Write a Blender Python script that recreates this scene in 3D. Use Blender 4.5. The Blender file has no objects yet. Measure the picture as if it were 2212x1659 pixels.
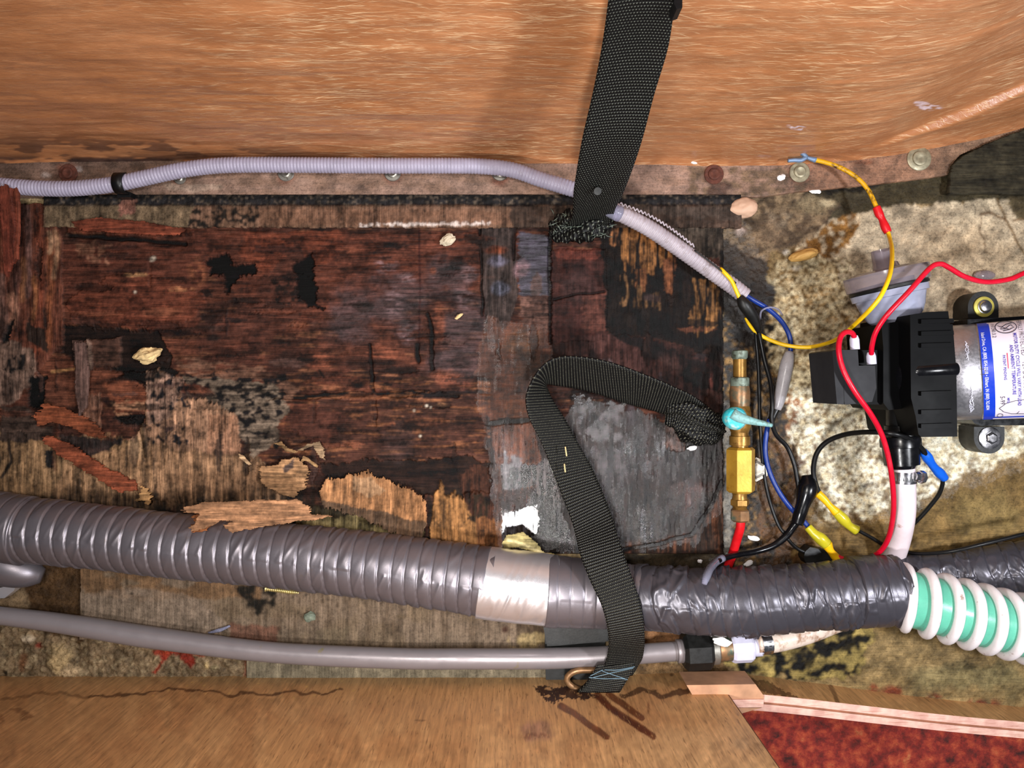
import bpy, bmesh, math, random
import numpy as np
from mathutils import Vector, Matrix
random.seed(7)
SC = bpy.context.scene
COL = SC.collection
# ---------------------------------------------------------------- camera, light, exposure
CAM_H = 0.65                      # lens height above the compartment floor, metres
F_PX = 1671.0                     # focal length for a 2212 x 1659 frame
cam_d = bpy.data.cameras.new('camera'); cam = bpy.data.objects.new('camera', cam_d); COL.objects.link(cam)
cam.location = (0, 0, CAM_H); cam.rotation_euler = (0, 0, 0)
cam_d.sensor_fit = 'HORIZONTAL'; cam_d.sensor_width = 36.0; cam_d.lens = F_PX/2212.0*36.0
cam_d.clip_start = 0.01; cam_d.clip_end = 10
SC.camera = cam
SC.view_settings.view_transform = 'Standard'; SC.view_settings.look = 'None'
SC.view_settings.gamma = 1.0; SC.view_settings.use_curve_mapping = False
SC.view_settings.exposure = 0.0
w = bpy.data.worlds.new('world'); SC.world = w; w.use_nodes = True
w.node_tree.nodes['Background'].inputs[0].default_value = (0.80, 0.86, 1.0, 1)
w.node_tree.nodes['Background'].inputs[1].default_value = 0.09
def area_light(name, loc, target, size, watts, color, spread=180):
    l = bpy.data.lights.new(name, 'AREA'); l.shape = 'DISK'; l.size = size; l.energy = watts; l.color = color
    l.spread = math.radians(spread)
    o = bpy.data.objects.new(name, l); COL.objects.link(o); o.location = loc
    o.rotation_euler = (Vector(target)-Vector(loc)).to_track_quat('-Z', 'Y').to_euler()
    return o
area_light('work_lamp', (0.54, -0.09, 0.68), (0.16, 0.0, 0), 0.07, 5.2, (0.93, 0.95, 1.0))
area_light('phone_torch', (0.014, -0.20, 0.47), (0.02, 0.04, 0.0), 0.05, 2.0, (1.0, 0.985, 0.97))
area_light('fill_lamp', (-0.10, 0.06, 0.84), (-0.08, -0.06, 0), 0.12, 3.6, (1.0, 0.95, 0.89))  # weak fill light added above the lens, no visible source

# ---------------------------------------------------------------- helpers
def P(px, py, z=0.0):
    """world point at height z that stands where the photograph shows (px, py)"""
    k = (CAM_H - z)/F_PX
    return Vector(((px-1106.0)*k, (829.5-py)*k, z))
def lin(c):
    c = np.asarray(c, dtype=float)/255.0
    return np.where(c <= 0.04045, c/12.92, ((c+0.055)/1.055)**2.4)
def L4(c):
    v = lin(c); return (float(v[0]), float(v[1]), float(v[2]), 1.0)

# lattice noise usable on any coordinates
_rng = np.random.RandomState(11)
_perm = _rng.permutation(4096); _val = _rng.rand(4096)
def vnoise(x, y, seed=0):
    xi = np.floor(x).astype(np.int64); yi = np.floor(y).astype(np.int64)
    fx = x-xi; fy = y-yi; fx = fx*fx*(3-2*fx); fy = fy*fy*(3-2*fy)
    def h(a, b): return _val[_perm[(_perm[(a+seed*131) & 4095]+b) & 4095]]
    v00 = h(xi, yi); v10 = h(xi+1, yi); v01 = h(xi, yi+1); v11 = h(xi+1, yi+1)
    return (v00*(1-fx)+v10*fx)*(1-fy)+(v01*(1-fx)+v11*fx)*fy
def fbm(x, y, oct=4, seed=0, gain=0.5):
    s = 0; a = 1; t = 0
    for i in range(oct):
        s = s+a*vnoise(x*2**i, y*2**i, seed+i*7); t += a; a *= gain
    return s/t
def sstep(a, b, x):
    t = np.clip((x-a)/(b-a), 0, 1); return t*t*(3-2*t)

class Canvas:
    """stain / wear map evaluated at the plan positions PX, PY (photo-frame units) of a surface's vertices"""
    def __init__(s, PX, PY, base):
        s.X = PX; s.Y = PY; s.c = np.zeros(PX.shape+(3,)); s.c[:] = lin(base)
        s.h = np.zeros(PX.shape); s.r = np.full(PX.shape, 0.6); s.g = np.zeros(PX.shape); s.k = np.full(PX.shape, 0.35)
        s.w1 = fbm(PX/26, PY/26, 4, 3)-0.5; s.w2 = fbm(PX/26+40, PY/26+9, 4, 5)-0.5
        s.f1 = (fbm(PX/22, PY/2.6, 3, 23)-0.5)*3+(fbm(PX/4, PY/4, 2, 24)-0.5); s.f2 = (fbm(PX/2.6, PY/22, 3, 25)-0.5)*3+(fbm(PX/4, PY/4, 2, 26)-0.5)
    def put(s, m, col=None, h=None, r=None, g=None, k=None, add=False, vary=0.25, seed=0, dirn=None):
        """m = coverage 0..1"""
        I = np.nonzero(m > 1e-3)
        if len(I[0]) == 0: return
        w = m[I]
        if col is not None:
            c = lin(col)
            if vary:
                x, y = s.X[I], s.Y[I]
                if dirn == 'H': n = fbm(x/60, y/5, 3, seed+50)
                elif dirn == 'V': n = fbm(x/5, y/60, 3, seed+50)
                else: n = fbm(x/14, y/14, 3, seed+50)
                cc = np.clip(c*(1+vary*4*(n-0.5))[..., None], 0.002, 0.95)
            else: cc = c
            s.c[I] += (cc-s.c[I])*w[..., None]
        if h is not None: s.h[I] = s.h[I]+w*h if add else s.h[I]+(h-s.h[I])*w
        if r is not None: s.r[I] += (r-s.r[I])*w
        if g is not None: s.g[I] += (g-s.g[I])*w
        if k is not None: s.k[I] += (k-s.k[I])*w
    def polymask(s, pts, warp=14, fine=4, stretch=None):
        wx = wy = warp
        if stretch == 'H': wx, wy = warp*1.5, warp*0.7
        if stretch == 'V': wx, wy = warp*0.7, warp*1.5
        fa, fb = (fine*1.3, fine*0.25) if stretch == 'H' else ((fine*0.25, fine*1.3) if stretch == 'V' else (fine*.6, fine*.6))
        xs = [p[0] for p in pts]; ys = [p[1] for p in pts]; ex = wx*1.1+fa*2+2; ey = wy*1.1+fb*2+2
        m = np.zeros(s.X.shape); idx = np.nonzero((s.X > min(xs)-ex) & (s.X < max(xs)+ex) & (s.Y > min(ys)-ey) & (s.Y < max(ys)+ey))
        if len(idx[0]) == 0: return m
        x = s.X[idx]+s.w1[idx]*wx*2+s.f1[idx]*fa; y = s.Y[idx]+s.w2[idx]*wy*2+s.f2[idx]*fb; ins = np.zeros(x.shape, bool); n = len(pts)
        for i in range(n):
            x0, y0 = pts[i]; x1, y1 = pts[(i+1) % n]
            if y0 == y1: continue
            c = ((y0 > y) != (y1 > y)) & (x < (x1-x0)*(y-y0)/(y1-y0)+x0)
            ins ^= c
        m[idx] = ins; return m
    def poly(s, pts, col=None, warp=14, fine=4, a=1.0, stretch=None, thr=None, nz=(30, 30), seed=0, **kw):
        m = s.polymask(pts, warp, fine, stretch or kw.get('dirn'))*a
        if thr is not None:      # break the patch up with noise
            I = np.nonzero(m > 0); n = fbm(s.X[I]/nz[0], s.Y[I]/nz[1], 4, seed+70); m[I] = m[I]*sstep(thr-0.05, thr+0.05, n)
        s.put(m, col, seed=seed, **kw)
    def box(s, x0, y0, x1, y1, col=None, **kw): s.poly([(x0, y0), (x1, y0), (x1, y1), (x0, y1)], col, **kw)
    def blob(s, cx, cy, rx, ry, col=None, a=1.0, soft=0.6, rot=0, thr=None, nz=(12, 12), seed=0, **kw):
        c, sn = math.cos(math.radians(rot)), math.sin(math.radians(rot))
        dx = s.X-cx+s.w1*rx*0.8; dy = s.Y-cy+s.w2*ry*0.8
        u = (dx*c+dy*sn)/rx; v = (-dx*sn+dy*c)/ry
        m = (1-sstep(1-soft, 1, np.sqrt(u*u+v*v)))*a
        if thr is not None:
            I = np.nonzero(m > 0); n = fbm(s.X[I]/nz[0], s.Y[I]/nz[1], 4, seed+90); m[I] = m[I]*sstep(thr-0.04, thr+0.04, n)
        s.put(m, col, seed=seed, **kw)
    def finish(s, amt=0.8, blur=2, seed=0, iso=False, sat=1.0, gain=1.0):
        """soften the joins between stains and mottle them at several sizes"""
        for _ in range(blur):
            for ax in (0, 1):
                a = np.roll(s.c, 1, ax); b = np.roll(s.c, -1, ax); s.c = (a+b+s.c*2)/4
        H = fbm(s.X/70, s.Y/7, 4, 201+seed); V = fbm(s.X/7, s.Y/70, 4, 202+seed); g = s.g
        if iso: H = V = fbm(s.X/30, s.Y/30, 5, 201+seed)
        n = (H*(1-g)+V*g)*0.45+0.3*fbm(s.X/24, s.Y/24, 4, 203+seed)+0.25*fbm(s.X/6, s.Y/6, 3, 204+seed)
        f = np.clip(1+amt*5*(n-0.5), 0.25, 2.0); s.c *= f[..., None]
        w = sstep(0.52, 0.66, fbm(s.X/16, s.Y/16, 4, 205+seed))*0.35*amt
        s.c *= (1-w)[..., None]*np.array([1, .97, .93])**w[..., None]
        lum = s.c.mean(-1, keepdims=True); s.c = (lum+(s.c-lum)*sat)*gain
        s.c = np.clip(s.c, 0.0025, 0.9)
    def line(s, pts, wd, col=None, a=1.0, soft=1.5, jit=3, **kw):
        xs = [p[0] for p in pts]; ys = [p[1] for p in pts]; e = wd+soft+jit*2+2
        I = np.nonzero((s.X > min(xs)-e) & (s.X < max(xs)+e) & (s.Y > min(ys)-e) & (s.Y < max(ys)+e))
        full = np.zeros(s.X.shape); X = s.X[I]+s.w1[I]*jit*2; Y = s.Y[I]+s.w2[I]*jit*2; m = np.zeros(X.shape)
        for (x0, y0), (x1, y1) in zip(pts, pts[1:]):
            L2 = (x1-x0)**2+(y1-y0)**2+1e-6
            t = np.clip(((X-x0)*(x1-x0)+(Y-y0)*(y1-y0))/L2, 0, 1)
            d = np.hypot(X-x0-t*(x1-x0), Y-y0-t*(y1-y0))
            m = np.maximum(m, 1-sstep(wd/2-soft/2, wd/2+soft, d))
        full[I] = m*a; s.put(full, col, **kw)

def tag(o, label=None, cat=None, group=None, kind=None):
    if label: o['label'] = label
    if cat: o['category'] = cat
    if group: o['group'] = group
    if kind: o['kind'] = kind
    return o
def link(o, parent=None):
    COL.objects.link(o)
    if parent is not None:
        o.parent = parent
        off = Vector((0, 0, 0)); p = parent
        while p is not None: off += p.location; p = p.parent
        o.location = -off+Vector(o.location)
    return o
def thing(name, label, cat, loc=(0, 0, 0), group=None):
    o = bpy.data.objects.new(name, None); o.empty_display_size = 0.01; COL.objects.link(o); o.location = loc
    return tag(o, label, cat, group)
def recentre(o):
    me = o.data; n = len(me.vertices)
    if n == 0: return
    a = np.empty(n*3, dtype=np.float32); me.vertices.foreach_get('co', a); a = a.reshape(-1, 3)
    c = (a.min(0)+a.max(0))/2; c[2] = a[:, 2].min()
    a -= c; me.vertices.foreach_set('co', a.ravel()); o.location = Vector([float(t) for t in c])
def obj(name, verts, faces, mat, parent=None, smooth=True, uv=None, label=None, cat=None, group=None, kind=None):
    me = bpy.data.meshes.new(name)
    me.from_pydata([tuple(v) for v in verts], [], faces)
    if mat: me.materials.append(mat)
    if uv is not None:
        ul = me.uv_layers.new(name='UVMap')
        li = np.empty(len(me.loops), dtype=np.int32); me.loops.foreach_get('vertex_index', li)
        ul.data.foreach_set('uv', np.asarray(uv, dtype=np.float32)[li].ravel())
    me.polygons.foreach_set('use_smooth', [smooth]*len(me.polygons)); me.update()
    o = bpy.data.objects.new(name, me)
    if parent is None and not kind == 'structure': recentre(o)
    link(o, parent)
    return tag(o, label, cat, group, kind)
def bmobj(name, bm, mat, parent=None, smooth=True, bevel=0, **kw):
    if bevel:
        bmesh.ops.bevel(bm, geom=[e for e in bm.edges if e.calc_face_angle(0) > 0.6], offset=bevel, segments=2, profile=0.7, affect='EDGES')
    bmesh.ops.recalc_face_normals(bm, faces=bm.faces)
    me = bpy.data.meshes.new(name); bm.to_mesh(me); bm.free(); me.materials.append(mat)
    if smooth:
        me.polygons.foreach_set('use_smooth', [True]*len(me.polygons))
    o = bpy.data.objects.new(name, me)
    if parent is None and kw.get('kind') != 'structure': recentre(o)
    link(o, parent)
    if smooth:
        try:
            me.set_sharp_from_angle(angle=math.radians(38))
        except Exception: pass
    return tag(o, **kw)
def grid_obj(name, V, mask, mat, cv=None, parent=None, thick=0.0, smooth=True, flip=False, **kw):
    """V (ny,nx,3) positions; keeps the cells whose corners are all in mask; thick = skirt going down (-z)"""
    ny, nx = mask.shape
    q = mask[:-1, :-1] & mask[1:, :-1] & mask[1:, 1:] & mask[:-1, 1:]
    idx = np.arange(ny*nx).reshape(ny, nx)
    F = np.stack([idx[1:, :-1], idx[1:, 1:], idx[:-1, 1:], idx[:-1, :-1]], -1)[q]
    if flip: F = F[:, ::-1]
    used = np.unique(F); remap = -np.ones(ny*nx, dtype=np.int64); remap[used] = np.arange(len(used))
    F = remap[F]; co = V.reshape(-1, 3)[used]
    attrs = None
    if cv is not None:
        attrs = [np.concatenate([cv.c.reshape(-1, 3)[used], np.ones((len(used), 1))], 1),
                 np.stack([cv.r.ravel()[used], cv.g.ravel()[used], cv.k.ravel()[used], np.ones(len(used))], 1)]
    if thick:
        E = np.concatenate([F[:, [0, 1]], F[:, [1, 2]], F[:, [2, 3]], F[:, [3, 0]]])
        key = np.sort(E, 1); kk = key[:, 0]*(len(used)+1)+key[:, 1]
        u, inv, cnt = np.unique(kk, return_inverse=True, return_counts=True)
        B = E[cnt[inv] == 1]; n0 = len(co)
        bv = np.unique(B); m2 = -np.ones(n0, dtype=np.int64); m2[bv] = np.arange(len(bv))+n0
        low = co[bv].copy(); low[:, 2] -= thick; co = np.concatenate([co, low])
        F = np.concatenate([F, np.stack([B[:, 1], B[:, 0], m2[B[:, 0]], m2[B[:, 1]]], 1)])
        if attrs: attrs = [np.concatenate([a, a[bv]]) for a in attrs]
    me = bpy.data.meshes.new(name); nv = len(co); nf = len(F)
    me.vertices.add(nv); me.vertices.foreach_set('co', co.astype(np.float32).ravel())
    me.loops.add(nf*4); me.loops.foreach_set('vertex_index', F.astype(np.int32).ravel())
    me.polygons.add(nf); me.polygons.foreach_set('loop_start', np.arange(0, nf*4, 4, dtype=np.int32))
    me.polygons.foreach_set('loop_total', np.full(nf, 4, dtype=np.int32))
    me.polygons.foreach_set('use_smooth', np.full(nf, smooth)); me.update(calc_edges=True)
    if attrs:
        for nme, a in zip(('Tint', 'Wear'), attrs):
            at = me.attributes.new(nme, 'FLOAT_COLOR', 'POINT'); at.data.foreach_set('color', a.astype(np.float32).ravel())
    me.materials.append(mat)
    o = bpy.data.objects.new(name, me)
    if parent is None and kw.get('kind') != 'structure': recentre(o)
    link(o, parent); return tag(o, **kw)

def spline(pts, step):
    """Catmull-Rom resample of 3D (or nD) points to roughly even spacing"""
    p = np.array([tuple(q) for q in pts], float)
    if len(p) == 2:
        n = max(2, int(np.linalg.norm(p[1][:3]-p[0][:3])/step)+1)
        t = np.linspace(0, 1, n)[:, None]; return p[0]*(1-t)+p[1]*t
    q = np.vstack([2*p[0]-p[1], p, 2*p[-1]-p[-2]]); out = []
    for i in range(1, len(q)-2):
        a, b, c, d = q[i-1], q[i], q[i+1], q[i+2]
        n = max(2, int(np.linalg.norm((c-b)[:3])/step)+1)
        for t in np.arange(n)/n:
            out.append(0.5*((2*b)+(c-a)*t+(2*a-5*b+4*c-d)*t*t+(3*b-a-3*c+d)*t**3))
    out.append(p[-1]); return np.array(out)
def frames(c):
    T = np.gradient(c, axis=0); T /= np.linalg.norm(T, axis=1)[:, None]+1e-12
    up = np.array([0, 0, 1.0]); N = []
    n = up-T[0]*np.dot(up, T[0])
    if np.linalg.norm(n) < 0.05: n = np.array([0, 1.0, 0])-T[0]*T[0][1]
    n /= np.linalg.norm(n)
    for t in T:
        n = n-t*np.dot(n, t); n /= np.linalg.norm(n)+1e-12; N.append(n.copy())
    N = np.array(N); B = np.cross(T, N); return T, N, B
def tube_arrays(c, rad, seg):
    """c (n,3); rad scalar, (n,), or (n,seg)"""
    T, N, B = frames(c); n = len(c)
    th = np.linspace(0, 2*np.pi, seg, endpoint=False)
    R = np.broadcast_to(np.asarray(rad, float).reshape((n, -1) if np.ndim(rad) else (1, 1)), (n, seg))
    V = c[:, None, :]+R[..., None]*(np.cos(th)[None, :, None]*N[:, None, :]+np.sin(th)[None, :, None]*B[:, None, :])
    return V.reshape(-1, 3)
def tube_faces(n, seg, cap=True):
    F = []
    for i in range(n-1):
        for j in range(seg):
            k = (j+1) % seg
            F.append((i*seg+j, i*seg+k, (i+1)*seg+k, (i+1)*seg+j))
    if cap:
        F.append(tuple(range(seg-1, -1, -1))); F.append(tuple((n-1)*seg+j for j in range(seg)))
    return F
def tube(name, pts, r, mat, parent=None, seg=14, step=0.003, cap=True, **kw):
    """pts: world points; r scalar or list matching pts"""
    if np.ndim(r): p4 = [tuple(p)+(q,) for p, q in zip(pts, r)]; c = spline(p4, step); rad = c[:, 3]; c = c[:, :3]
    else: c = spline(pts, step); rad = r
    s = np.concatenate([[0], np.cumsum(np.linalg.norm(np.diff(c, axis=0), axis=1))])
    uv = np.stack([np.repeat(s, seg), np.tile(np.arange(seg)/seg, len(c))], 1)
    return obj(name, tube_arrays(c, rad, seg), tube_faces(len(c), seg, cap), mat, parent, uv=uv, **kw)
def lathe(name, a, b, prof, mat, parent=None, seg=40, flat=False, nsides=None, phase=0.0, **kw):
    """revolve prof [(t 0..1 along a->b, radius)] about the line a->b"""
    a = Vector(a); b = Vector(b); ax = (b-a)
    t = ax.normalized(); up = Vector((0, 0, 1)) if abs(t.z) < 0.9 else Vector((0, 1, 0))
    n = (up-t*up.dot(t)).normalized(); bb = t.cross(n)
    if nsides: seg = nsides
    V = []; F = []
    for (s, r) in prof:
        for j in range(seg):
            th = 2*math.pi*j/seg+phase
            V.append(a+t*s+(n*math.cos(th)+bb*math.sin(th))*max(r, 1e-5))
    m = len(prof)
    for i in range(m-1):
        for j in range(seg):
            k = (j+1) % seg; F.append((i*seg+j, i*seg+k, (i+1)*seg+k, (i+1)*seg+j))
    F.append(tuple(range(seg-1, -1, -1))); F.append(tuple((m-1)*seg+j for j in range(seg)))
    bm = bmesh.new(); vs = [bm.verts.new(v) for v in V]
    for f in F: bm.faces.new([vs[i] for i in f])
    return bmobj(name, bm, mat, parent, smooth=not flat, **kw)
def prism(name, outline, z0, z1, mat, parent=None, bevel=0.0008, smooth=True, **kw):
    """outline in frame units measured at height z1; straight vertical sides from z0 to z1"""
    bm = bmesh.new(); k = (CAM_H-z1)/F_PX
    lo = [bm.verts.new(((x-1106)*k, (829.5-y)*k, z0)) for x, y in outline]
    hi = [bm.verts.new(((x-1106)*k, (829.5-y)*k, z1)) for x, y in outline]
    n = len(outline)
    bm.faces.new(hi); bm.faces.new(lo[::-1])
    for i in range(n): bm.faces.new((lo[i], lo[(i+1) % n], hi[(i+1) % n], hi[i]))
    return bmobj(name, bm, mat, parent, smooth=smooth, bevel=bevel, **kw)
def ribbon(name, rows, thick, mat, parent=None, step=0.0025, nu=13, sag=0.0, **kw):
    """rows: (px,py,z, px,py,z) left/right edge pairs; builds a solid webbing band with UV in metres"""
    pts = [tuple(P(*r[:3]))+tuple(P(*r[3:])) for r in rows]
    c = np.array(pts)
    mid = (c[:, :3]+c[:, 3:])/2
    q = spline([tuple(m)+tuple(x) for m, x in zip(mid, c)], step)[:, 3:]
    A = q[:, :3]; B = q[:, 3:]; n = len(A)
    s = np.concatenate([[0], np.cumsum(np.linalg.norm(np.diff((A+B)/2, axis=0), axis=1))])
    u = np.linspace(0, 1, nu)
    G = A[:, None]*(1-u)[None, :, None]+B[:, None]*u[None, :, None]
    W = np.linalg.norm(B-A, axis=1)
    T = np.gradient((A+B)/2, axis=0); D = B-A; Nn = np.cross(D, T); Nn /= np.linalg.norm(Nn, axis=1)[:, None]+1e-12
    Nn[Nn[:, 2] < 0] *= 1 
    G = G+sag*np.sin(np.pi*u)[None, :, None]*Nn[:, None, :]
    top = G+Nn[:, None]*thick/2; bot = G-Nn[:, None]*thick/2
    V = np.concatenate([top.reshape(-1, 3), bot.reshape(-1, 3)]); o2 = n*nu; F = []
    for i in range(n-1):
        for j in range(nu-1):
            a = i*nu+j; F.append((a, a+1, a+nu+1, a+nu)); F.append((o2+a+nu, o2+a+nu+1, o2+a+1, o2+a))
        F.append((i*nu, (i+1)*nu, o2+(i+1)*nu, o2+i*nu)); j = nu-1
        F.append((i*nu+j, o2+i*nu+j, o2+(i+1)*nu+j, (i+1)*nu+j))
    for j in range(nu-1):
        F.append((j, o2+j, o2+j+1, j+1)); a = (n-1)*nu+j; F.append((a, a+1, o2+a+1, o2+a))
    Wm = float(np.median(W))
    uv = np.stack([np.tile(u*Wm, n), np.repeat(s, nu)], 1); uv = np.concatenate([uv, uv])
    return obj(name, V, F, mat, parent, uv=uv, **kw)
# ---------------------------------------------------------------- materials
class NT:
    def __init__(s, name):
        s.m = bpy.data.materials.new(name); s.m.use_nodes = True; s.t = s.m.node_tree; s.b = s.t.nodes['Principled BSDF']
    def n(s, typ, **kw):
        nd = s.t.nodes.new(typ)
        for k, v in kw.items(): setattr(nd, k, v)
        return nd
    def l(s, a, b): s.t.links.new(a, b)
    def coord(s, kind='Object'): return s.n('ShaderNodeTexCoord').outputs[kind]
    def mapping(s, vec, scale=(1, 1, 1), rot=(0, 0, 0), loc=(0, 0, 0)):
        m = s.n('ShaderNodeMapping'); m.inputs['Scale'].default_value = scale; m.inputs['Rotation'].default_value = rot; m.inputs['Location'].default_value = loc
        s.l(vec, m.inputs['Vector']); return m.outputs[0]
    def noise(s, vec, scale, detail=4, rough=0.55, dist=0.0):
        n = s.n('ShaderNodeTexNoise'); n.inputs['Scale'].default_value = scale; n.inputs['Detail'].default_value = detail
        n.inputs['Roughness'].default_value = rough; n.inputs['Distortion'].default_value = dist
        s.l(vec, n.inputs['Vector']); return n.outputs[0]
    def ramp(s, fac, stops):
        r = s.n('ShaderNodeValToRGB'); e = r.color_ramp.elements
        while len(e) < len(stops): e.new(0.5)
        for i, (p, c) in enumerate(stops): e[i].position = p; e[i].color = c if len(c) == 4 else (*c, 1)
        s.l(fac, r.inputs[0]); return r.outputs[0]
    def rng(s, v, a, b, c, d):
        m = s.n('ShaderNodeMapRange'); m.inputs[1].default_value = a; m.inputs[2].default_value = b; m.inputs[3].default_value = c; m.inputs[4].default_value = d
        s.l(v, m.inputs[0]); return m.outputs[0]
    def math(s, op, a, b):
        m = s.n('ShaderNodeMath', operation=op)
        for i, v in enumerate((a, b)):
            if isinstance(v, (int, float)): m.inputs[i].default_value = v
            else: s.l(v, m.inputs[i])
        return m.outputs[0]
    def mix(s, fac, a, b, typ='MIX'):
        m = s.n('ShaderNodeMix', data_type='RGBA', blend_type=typ)
        if isinstance(fac, (int, float)): m.inputs[0].default_value = fac
        else: s.l(fac, m.inputs[0])
        for i, v in ((6, a), (7, b)):
            if isinstance(v, tuple): m.inputs[i].default_value = v
            else: s.l(v, m.inputs[i])
        return m.outputs[2]
    def mixf(s, fac, a, b):
        m = s.n('ShaderNodeMix', data_type='FLOAT')
        s.l(fac, m.inputs[0]) if not isinstance(fac, (int, float)) else setattr(m.inputs[0], 'default_value', fac)
        for i, v in ((2, a), (3, b)):
            if isinstance(v, (int, float)): m.inputs[i].default_value = v
            else: s.l(v, m.inputs[i])
        return m.outputs[0]
    def bump(s, h, strength=0.5, dist=0.001, prev=None):
        b = s.n('ShaderNodeBump'); b.inputs['Strength'].default_value = strength; b.inputs['Distance'].default_value = dist
        s.l(h, b.inputs['Height'])
        if prev is not None: s.l(prev, b.inputs['Normal'])
        return b.outputs[0]
def simple(name, col, rough=0.5, metal=0.0, var=0.15, vscale=120, bscale=500, bstr=0.15, spots=None, spec=0.5, trans=0.0, ior=1.45, alpha=1.0, coat=0.0, sss=0.0, vec=None):
    N = NT(name); c = L4(col); co = N.coord()
    n1 = N.noise(co, vscale, 4)
    lo = tuple(x*(1-var) for x in c[:3])+(1,); hi = tuple(min(1, x*(1+var)) for x in c[:3])+(1,)
    cc = N.mix(N.rng(n1, 0.3, 0.7, 0, 1), lo, hi)
    if spots:
        sc, sa, sb, scol = spots
        cc = N.mix(N.rng(N.noise(co, sc, 5, 0.65), sa, sb, 0, 1), cc, L4(scol))
    N.l(cc, N.b.inputs['Base Color'])
    N.l(N.rng(N.noise(co, vscale*1.7, 3), 0.3, 0.7, max(0, rough-0.08), min(1, rough+0.08)), N.b.inputs['Roughness'])
    N.b.inputs['Metallic'].default_value = metal
    N.b.inputs['Specular IOR Level'].default_value = spec
    N.b.inputs['IOR'].default_value = ior
    N.b.inputs['Transmission Weight'].default_value = trans
    N.b.inputs['Alpha'].default_value = alpha
    N.b.inputs['Coat Weight'].default_value = coat
    if sss:
        N.b.inputs['Subsurface Weight'].default_value = sss; N.b.inputs['Subsurface Radius'].default_value = (0.004, 0.004, 0.004)
    if bstr: N.l(N.bump(N.noise(co, bscale, 3), bstr, 0.0004), N.b.inputs['Normal'])
    return N.m
def ground_mat(name, wetbump=1.0):
    """colour and wear come from the stain map; fine grain, specks and gloss are procedural"""
    N = NT(name); co = N.coord()
    at = N.n('ShaderNodeAttribute', attribute_name='Tint'); aw = N.n('ShaderNodeAttribute', attribute_name='Wear')
    sp = N.n('ShaderNodeSeparateColor'); N.l(aw.outputs['Color'], sp.inputs[0])
    R, G, K = sp.outputs[0], sp.outputs[1], sp.outputs[2]
    gh = N.noise(N.mapping(co, (55, 900, 300)), 1.0, 4, 0.65)
    gv = N.noise(N.mapping(co, (900, 55, 300)), 1.0, 4, 0.65)
    sp1 = N.noise(co, 620, 4, 0.7)
    grain = N.mixf(G, gh, gv)
    fac = N.mixf(K, grain, sp1)
    mul = N.rng(fac, 0.3, 0.7, 0.36, 1.66)
    col = N.mix(1.0, at.outputs['Color'], (1, 1, 1, 1), 'MIX')
    vm = N.n('ShaderNodeVectorMath', operation='SCALE'); N.l(at.outputs['Color'], vm.inputs[0]); N.l(mul, vm.inputs['Scale'])
    pits = N.rng(N.noise(co, 620, 5, 0.8), 0.56, 0.64, 0, 0.7)
    dark = N.mix(N.math('MULTIPLY', pits, K), vm.outputs[0], (0.012, 0.008, 0.005, 1))
    N.l(dark, N.b.inputs['Base Color'])
    N.l(N.math('ADD', R, N.rng(sp1, 0.3, 0.7, -0.1, 0.12)), N.b.inputs['Roughness'])
    b1 = N.bump(fac, 0.55*wetbump, 0.0009); b2 = N.bump(N.noise(co, 1300, 3, 0.7), 0.55*wetbump, 0.0006, b1)
    N.l(N.rng(R, 0.03, 0.13, 0.06, 0.6*wetbump), b1.node.inputs['Strength']); N.l(N.rng(R, 0.03, 0.13, 0.10, 0.6*wetbump), b2.node.inputs['Strength'])
    N.l(N.rng(R, 0.25, 0.5, 0.62, 0.14), N.b.inputs['Specular IOR Level'])
    N.l(b2, N.b.inputs['Normal'])
    return N.m
M = {}
M['ground'] = ground_mat('mottled_ground'); M['rot'] = ground_mat('rotten_wood', 1.1)
M['flake'] = ground_mat('splintered_veneer', 0.9)
# fibre-streaked amber resin wall
N = NT('fibre_resin'); co = N.coord()
base = N.mix(N.rng(N.noise(co, 14, 5, 0.6), 0.35, 0.65, 0, 1), L4((166, 108, 68)), L4((188, 128, 86)))
base = N.mix(N.rng(N.noise(N.mapping(co, (60, 60, 200)), 1, 5, 0.7), 0.4, 0.7, 0, 0.45), base, L4((144, 88, 54)))
streak = None; hsum = None
for i, (rot, sc, lo, hi) in enumerate([(0.0, (42, 42, 1100), 0.60, 0.70), (0.10, (60, 60, 900), 0.62, 0.70), (-0.13, (55, 55, 1000), 0.62, 0.71), (0.34, (48, 48, 1000), 0.66, 0.73), (-0.42, (60, 60, 1100), 0.67, 0.74)]):
    wv = N.mapping(co, (1, 1, 1), (0, rot, 0), (i*3.1, 0, i*1.7)); wv = N.mapping(wv, sc)
    s_ = N.rng(N.noise(wv, 1.0, 2, 0.5, 0.35), lo, hi, 0, 1)
    streak = s_ if streak is None else N.math('MAXIMUM', streak, s_)
reg = N.rng(N.noise(N.mapping(co, (1, 1, 1), (0, 0, 0), (5, 5, 5)), 17, 3), 0.3, 0.62, 0.25, 0.85)
sf = N.math('MULTIPLY', streak, reg)
at = N.n('ShaderNodeAttribute', attribute_name='Tint'); aw = N.n('ShaderNodeAttribute', attribute_name='Wear')
sp = N.n('ShaderNodeSeparateColor'); N.l(aw.outputs['Color'], sp.inputs[0])
c2 = N.mix(N.math('MULTIPLY', sf, sp.outputs[1]), base, L4((232, 196, 152)))
c3 = N.mix(sp.outputs[2], c2, at.outputs['Color'])
N.l(c3, N.b.inputs['Base Color']); N.b.inputs['Specular IOR Level'].default_value = 0.45
N.l(N.math('ADD', sp.outputs[0], N.rng(N.noise(co, 160, 3), 0.3, 0.7, -0.05, 0.08)), N.b.inputs['Roughness'])
N.l(N.bump(N.noise(N.mapping(co, (180, 180, 420)), 1, 3), 0.35, 0.0008, N.bump(streak, 0.25, 0.0004)), N.b.inputs['Normal'])
M['resin'] = N.m
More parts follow.
